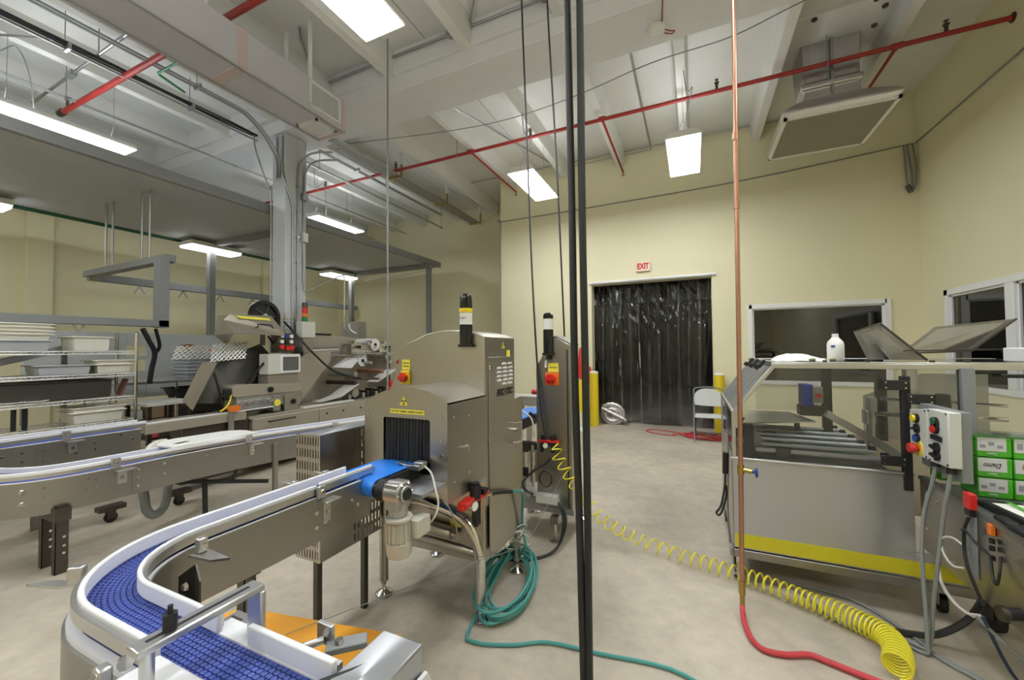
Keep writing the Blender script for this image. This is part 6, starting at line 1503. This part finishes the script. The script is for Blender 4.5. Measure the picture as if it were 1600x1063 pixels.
TU(smooth([(1.105, 2.60, .90), (1.085, 2.61, .75), (1.075, 2.63, .60), (1.06, 2.64, .42), (1.05, 2.66, .25), (1.04, 2.66, .10), (1.02, 2.64, .025)], 6), .009, 8).build('grey_cable', M_greycable, kb)

# jug, bag
jg = thing('white_jug', 'white plastic jug with blue label on top of the case packer', 'jug', (.81, 3.15, 1.412))
MB().lathe([(.040, 1.413), (.044, 1.42), (.044, 1.515), (.040, 1.535), (.022, 1.558), (.018, 1.562), (.018, 1.568)], (.82, 3.15, 0), 24).build('body', M_white, jg)
CY((.82, 3.15, 1.566), (.82, 3.15, 1.586), .0175, 18).build('cap', M_white, jg)
MB().lathe([(.0565, 1.500), (.0567, 1.516)], (.81, 3.15, 0), 24).build('blue_label', M_inkblue, jg) if False else B(.788, 3.108, 1.50, .812, 3.116, 1.514).build('blue_label', M_inkblue, jg)
bg = MB(); nx, ny = 14, 8; rr_ = random.Random(4)
for j in range(ny + 1):
    for i in range(nx + 1):
        u, v = i / nx, j / ny
        hgt = .062 * math.sin(PI * u) ** .7 * math.sin(PI * v) ** .8 * (1 - .5 * u) + rr_.uniform(0, .006)
        bg.v.append(Vector((.47 + .30 * u, 3.02 + .22 * v, 1.413 + max(0, hgt))))
for j in range(ny):
    for i in range(nx):
        a = j * (nx + 1) + i; bg.f.append((a, a + 1, a + nx + 2, a + nx + 1))
tag(bg.build('crumpled_bag', M_paper, None, loc=(.47, 3.02, 1.413), sharp=80), 'crumpled white bag lying on the case packer top left of the jug', 'bag')

# green wrapped packs
LBL = {}
for r_, rn in enumerate(('bottom', 'middle', 'top')):
    for c, cn in enumerate(('left', 'right')):
        x0 = 1.262 + c * .128; z0 = .759 + r_ * .099
        t = thing('snack_pack', '%s pack of the %s column of green and white packs on the outfeed' % (('lowest', 'middle', 'topmost')[r_], cn), 'pack', (x0 + .06, 2.82, z0), 'green and white packs on the outfeed')
        MB().box(x0, 2.75, z0, x0 + .125, 2.90, z0 + .096).build('carton', M_packgreen, t, bevel=.006)
        lb_ = B(x0 + .004, 2.7485, z0 + .030, x0 + .104, 2.751, z0 + .094).build('label', M_packwhite, t)
        if r_ == 1 and c == 0:
            text('Damo', 'brand_script', M_ink, .034, (x0 + .055, 2.748, z0 + .060), (-1, 0, 0), (0, 0, -1), lb_, shear=.35, fit=.062)
        elif r_ == 1 and c == 1:
            CY((x0 + .05, 2.7483, z0 + .062), (x0 + .05, 2.7475, z0 + .062), .024, 16).build('food_picture', M_cardboard, lb_)
        else:
            for i in range(3): B(x0 + .012 + .03 * i, 2.748, z0 + .045 + .012 * ((i + r_) % 2), x0 + .032 + .03 * i, 2.7486, z0 + .060 + .014 * ((i + c) % 2)).build('print_block', M_inkgrey, lb_)
        text('Damo', 'brand_small', M_packwhite, .018, (x0 + .055, 2.7488, z0 + .018), (-1, 0, 0), (0, 0, -1), t, shear=.3, fit=.032)
sf = MB().box(1.256, 2.743, 1.053, 1.52, 2.91, 1.062).build('stretch_film', M_wrap, None, loc=(1.38, 2.82, 1.053))
tag(sf, 'clear stretch film laid over the green packs', 'film')
gp2 = thing('snack_pack', 'single green pack behind the grey post, left of the pack columns', 'pack', (1.27, 3.05, .759), 'green and white packs on the outfeed')
B(1.225, 3.0, .759, 1.30, 3.10, .85).build('carton', M_packgreen, gp2, bevel=.006)
B(1.235, 2.998, .775, 1.29, 3.0, .82).build('label', M_packwhite, gp2)

# ================================================================ doorway corner
def bollard(x, y, label, h=1.075):
    t = thing('bollard', label, 'bollard', (x, y, 0), 'yellow bollards beside the doorway')
    CY((x, y, 0), (x, y, h - .04), .085, 22).build('post', M_yellow, t)
    MB().lathe([(.085, h - .04), (.083, h - .02), (.06, h - .004), (.002, h)], (x, y, 0), 22).build('cap', M_paper, t)
bollard(-1.80, 7.86, 'yellow bollard on the left of the doorway behind the coil of silver duct')
bollard(.40, 7.84, 'yellow bollard behind the white folding chair')
dc_ = thing('duct_coil', 'silver flexible duct coiled up on the floor at the doorway', 'duct', (-1.50, 8.12, 0))
q = []; rr2 = []
for i in range(120):
    a = i * .175 + .6; R = .045 + .0068 * a * 1.15
    q.append((-1.50 + R * math.cos(a) * 1.15, 8.12 + .02 * math.sin(a * .5), .20 + R * math.sin(a)))
    rr2.append(.036 + .014 * (i % 2))
q += [(-1.50 + .22 + .02 * k, 8.10 - .015 * k, .12 - .01 * k) for k in range(4)]; rr2 += [.048, .042, .048, .042]
TU(q, rr2, 10).build('duct', M_foil, dc_, sharp=80)
ex = thing('exit_sign', 'small exit sign with red letters above the doorway', 'sign', (-.845, 7.94, 2.98))
B(-.98, 7.935, 2.985, -.715, YF, 3.165).build('housing', mat('blush sign face', (236, 214, 196), 0.5), ex, bevel=.006)
text('EXIT', 'letters', M_inkred, .15, (-.848, 7.933, 3.078), (1, 0, 0), (0, 0, 1), ex, fit=.21, bold=.006)
# folding chair facing the camera
fc_ = thing('folding_chair', 'pale grey folding chair in front of the right hand bollard', 'chair', (.21, 7.28, 0))
def arc_back(w, z0, z1, y0, y1):
    P = []
    for i in range(13):
        a = PI * i / 12
        P.append((-w * math.cos(a), z0 + (z1 - z0) * (math.sin(a) ** .6)))
    return P
poly = [(.21 + u, z) for u, z in arc_back(.215, .63, .825, 0, 0)]
poly = [(.005, .545)] + [(x, z) for x, z in poly] + [(.425, .535), (.32, .53), (.12, .535)]
MB().prism(poly, 'y', 7.47, 7.49).build('backrest', M_chair, fc_, bevel=.006)
MB().prism([(.0, 7.10), (.42, 7.10), (.41, 7.46), (.01, 7.46)], 'z', .385, .41).build('seat', M_chair, fc_, bevel=.008)
for x in (-.01, .43):
    TU(smooth([(x, 7.50, .80), (x, 7.46, .55), (x, 7.26, .38), (x, 7.12, .16), (x, 7.08, .0)], 4), .011, 8).build('leg', M_greypaint, fc_)
    TU([(x * .92 + .017, 7.20, .39), (x * .92 + .017, 7.50, .0)], .011, 8).build('leg', M_darksteel, fc_)
TU([(.0, 7.13, .14), (.42, 7.13, .14)], .008, 8).build('stretcher', M_darksteel, fc_)
TU([(.02, 7.42, .10), (.40, 7.42, .10)], .008, 8).build('stretcher', M_darksteel, fc_)
TU(smooth([(-.01, 7.50, .79), (.03, 7.50, .83), (.21, 7.50, .848), (.39, 7.50, .83), (.43, 7.50, .79)], 4), .011, 8).build('back_tube', M_greypaint, fc_)
rcd = thing('extension_cable', 'red extension cord in loose loops on the floor under the chair', 'cable', (0, 7.5, 0))
q = []
for i in range(90):
    a = i * .42
    q.append((.16 + (.28 + .10 * math.sin(i * .37)) * math.cos(a), 7.50 + (.22 + .06 * math.cos(i * .53)) * math.sin(a), .012 + .010 * (i % 4)))
q = [(-.30, 7.42, .012), (-.55, 7.45, .012), (-.80, 7.62, .012), (-.75, 7.80, .012), (-.45, 7.78, .012), (-.2, 7.62, .012), (-.36, 7.50, .012), (-.1, 7.6, .012)] + q
TU(smooth(q, 3), .009, 6).build('cord', M_redhose, rcd)
um = thing('closed_umbrella_sign', 'closed red and yellow safety banner standing by the wall behind the black cables', 'banner', (-1.925, 7.3, 0))
CY((-1.925, 7.3, 0), (-1.925, 7.3, 1.58), .012, 8).build('pole', M_white, um)
MB().lathe([(.012, 1.54), (.03, 1.45), (.05, 1.2), (.06, .95)], (-1.925, 7.3, 0), 12).build('red_cloth', M_redplastic, um)
MB().lathe([(.06, .95), (.065, .7), (.06, .35)], (-1.925, 7.3, 0), 12).build('yellow_cloth', M_yellow, um)
MB().lathe([(.14, 0), (.14, .03), (.02, .06)], (-1.925, 7.3, 0), 16).build('foot', M_white, um)
tag(MB().lathe([(.02, .0), (.05, .06), (.05, .2), (.02, .34)], (-1.90, 7.9, .82), 12).build('red_cover', M_redplastic, None, loc=(-1.90, 7.9, .82)), 'small red cover on the wall between the black cables and the left bollard', 'cover')

# ================================================================ hanging cords, pipes and floor hoses
for i, (xs_, l) in enumerate((((-.392, -.384, -.372, -.365, -.362, -.353, -.345, -.340), 'thick black cable hanging from ceiling to floor in front, left of two'), ((-.335, -.333, -.329, -.330, -.326, -.325, -.326, -.326), 'thick black cable hanging from ceiling to floor in front, right of two'))):
    t = thing('black_drop_cable', l, 'cable', (xs_[-1], 1.3, 0), 'two thick black cables in front')
    TU(smooth([(x_, 1.3, z_) for x_, z_ in zip(xs_, (ZC - .01, 4.2, 2.7, 2.03, 1.41, .965, .43, .03))], 8), .0122, 10).build('cable', M_cable, t)
    CY((xs_[0], 1.3, ZC - .04), (xs_[0], 1.3, ZC), .03, 12).build('ceiling_gland', M_darksteel, t)
for pts, l in (([(-1.345, 3.2, ZC), (-1.333, 3.2, 4.61), (-1.286, 3.18, 3.28), (-1.22, 3.1, 2.15), (-1.12, 2.97, 1.2), (-1.06, 2.95, .80)], 'thin black cable from the ceiling to the regulator of the narrow cabinet'),
               ([(-1.10, 3.2, ZC), (-1.094, 3.2, 4.52), (-1.025, 3.2, 3.05), (-.975, 3.2, 1.60)], 'thin black cable from the ceiling to the top of the narrow cabinet'),
               ([(-3.395, 3.8, ZC), (-3.395, 3.8, 3.0), (-3.40, 3.8, .72)], 'thin grey cord hanging straight down to the long conveyor')):
    t = tag(TU(smooth(pts, 6), .0085 if 'black' in l else .010, 6).build('ceiling_cable', M_cable if 'black' in l else M_greycable, None, loc=pts[-1]), l, 'cord')
cpx = thing('copper_drop', 'copper air pipe dropping from the ceiling to the floor in front of the case packer', 'pipe', (.232, 2.6, 0))
TU([(.262, 2.6, ZC), (.249, 2.6, 3.5), (.232, 2.6, .95), (.224, 2.6, .17)], .0125, 12).build('pipe', M_copper, cpx)
for z in (2.32, 2.72): MB().cyl((.2418, 2.6, z - .02), (.2418, 2.6, z + .02), .016, 12).build('coupling', M_copper, cpx)
CY((.251, 2.6, 3.9), (.252, 2.6, 3.95), .02, 12).build('coupling', M_copper, cpx)
MB().cyl((.224, 2.6, .12), (.224, 2.6, .19), .018, 6).cyl((.224, 2.6, .05), (.224, 2.6, .12), .013, 10).build('swivel_fitting', M_brass, cpx)
MB().cyl((.231, 2.6, .79), (.231, 2.6, .84), .018, 12).cyl((.231, 2.6, .815), (.285, 2.585, .812), .012, 10).build('tee_valve', M_brass, cpx)
hw = MB().tube([(.305, 2.58 + .022 * math.cos(a), .81 + .022 * math.sin(a)) for a in [2 * PI * i / 16 for i in range(16)]], .006, 6, closed=True)
for i in range(3): hw.beam((.305, 2.58, .81), (.305, 2.58 + .022 * math.cos(i * 2.1), .81 + .022 * math.sin(i * 2.1)), .006, .008)
hw.cyl((.285, 2.585, .812), (.31, 2.58, .81), .008, 8).build('valve_wheel', M_valve, cpx)
rh = thing('red_air_hose', 'red rubber air hose on the floor from the copper pipe', 'hose', (.3, 2.4, 0))
TU(smooth([(.224, 2.6, .06), (.222, 2.56, .035), (.226, 2.47, .022), (.245, 2.38, .018), (.29, 2.325, .017), (.38, 2.33, .017), (.48, 2.375, .017), (.55, 2.36, .017), (.63, 2.335, .017), (.735, 2.305, .017)], 6), .0135, 10).build('hose', M_redhose, rh)
CY((.735, 2.305, .017), (.775, 2.295, .017), .010, 8).build('coupling', M_chrome, rh)
yh = thing('yellow_coil_hose', 'yellow spiral air hose stretched from the narrow cabinet across the floor', 'hose', (0, 3, 0))
base = smooth([(-.985, 2.94, .74), (-.93, 2.93, .64), (-.80, 2.95, .44), (-.62, 3.02, .22), (-.40, 3.12, .085), (-.15, 3.06, .058), (.10, 2.99, .056), (.30, 2.93, .056), (.46, 2.86, .056), (.58, 2.80, .056), (.68, 2.745, .058), (.78, 2.67, .062), (.84, 2.60, .068), (.85, 2.52, .072), (.83, 2.43, .072), (.80, 2.36, .072)], 12)
L = [0.0]
for a, b in zip(base, base[1:]): L.append(L[-1] + (b - a).length)
tot = L[-1]
def at_len(s):
    for i in range(len(L) - 1):
        if L[i + 1] >= s: return base[i].lerp(base[i + 1], (s - L[i]) / max(1e-9, L[i + 1] - L[i])), (base[i + 1] - base[i]).normalized()
    return base[-1], (base[-1] - base[-2]).normalized()
pts = []; ang = 0; s = 0
while s < tot:
    k = s / tot
    pitch_ = .078 if k < .50 else (.058 if k < .64 else (.042 if k < .74 else (.030 if k < .84 else .023)))
    R = .044 if k < .62 else (.046 if k < .8 else .052)
    p, d = at_len(s)
    a = d.cross(Vector((0, 0, 1))).normalized(); u = a.cross(d).normalized()
    pts.append(p + (a * math.cos(ang) + u * math.sin(ang)) * R)
    ang += 2 * PI / 14; s += pitch_ / 14
pts = [Vector((-.975, 2.965, .755)), Vector((-.96, 2.95, .78))] + pts
for p in pts: p.z = max(p.z, .0085)
TU(pts, .0055, 6).build('hose', M_yhose, yh)
fcs = [([(.62, 2.86, .011), (.585, 2.93, .02), (.56, 2.98, .013), (.60, 2.90, .011), (.66, 2.77, .011), (.76, 2.69, .011), (.93, 2.70, .011), (1.05, 2.62, .011), (1.15, 2.50, .011)], .009, M_greycable, 'grey cable on the floor under the yellow coil hose'),
       ([(.56, 3.05, .011), (.75, 3.03, .011), (.88, 2.95, .011), (1.0, 2.75, .011), (1.05, 2.6, .011), (1.2, 2.45, .011)], .009, M_greycable, 'grey cable on the floor from beneath the case packer'),
       ([(1.30, 2.78, .30), (1.20, 2.72, .17), (1.08, 2.72, .06), (.98, 2.75, .02), (.90, 2.75, .016), (.84, 2.73, .016)], .015, M_cable, 'thick black cable sagging from the outfeed to the floor'),
       ([(1.13, 2.46, .32), (1.20, 2.50, .15), (1.27, 2.55, .03), (1.30, 2.52, .011), (1.33, 2.40, .011)], .007, M_navy, 'dark blue cable dropping from the outfeed to the floor'),
       ([(1.12, 2.50, .30), (1.22, 2.40, .20), (1.32, 2.3, .15), (1.45, 2.2, .14)], .007, M_greycable, 'grey cable running low under the outfeed end')]
for pts, r, m_, l in fcs: tag(TU(smooth(pts, 6), r, 6).build('floor_cable', m_, None, loc=pts[0]), l, 'cable')
pw_ = thing('hanging_plug', 'black plug and wire loops hanging at the left end of the case packer', 'plug', (.17, 3.05, .6))
CY((.185, 3.05, .80), (.18, 3.05, .66), .018, 10).build('plug', M_black, pw_)
TU(smooth([(.18, 3.05, .66), (.175, 3.04, .58), (.15, 3.03, .45), (.12, 3.02, .40), (.145, 3.03, .39), (.18, 3.04, .50), (.185, 3.05, .58)], 5), .007, 6).build('wire_loop', M_cable, pw_)
TU(smooth([(.20, 3.06, .95), (.198, 3.05, .7), (.19, 3.05, .45), (.20, 3.06, .2)], 5), .006, 6).build('wire', M_greycable, pw_)
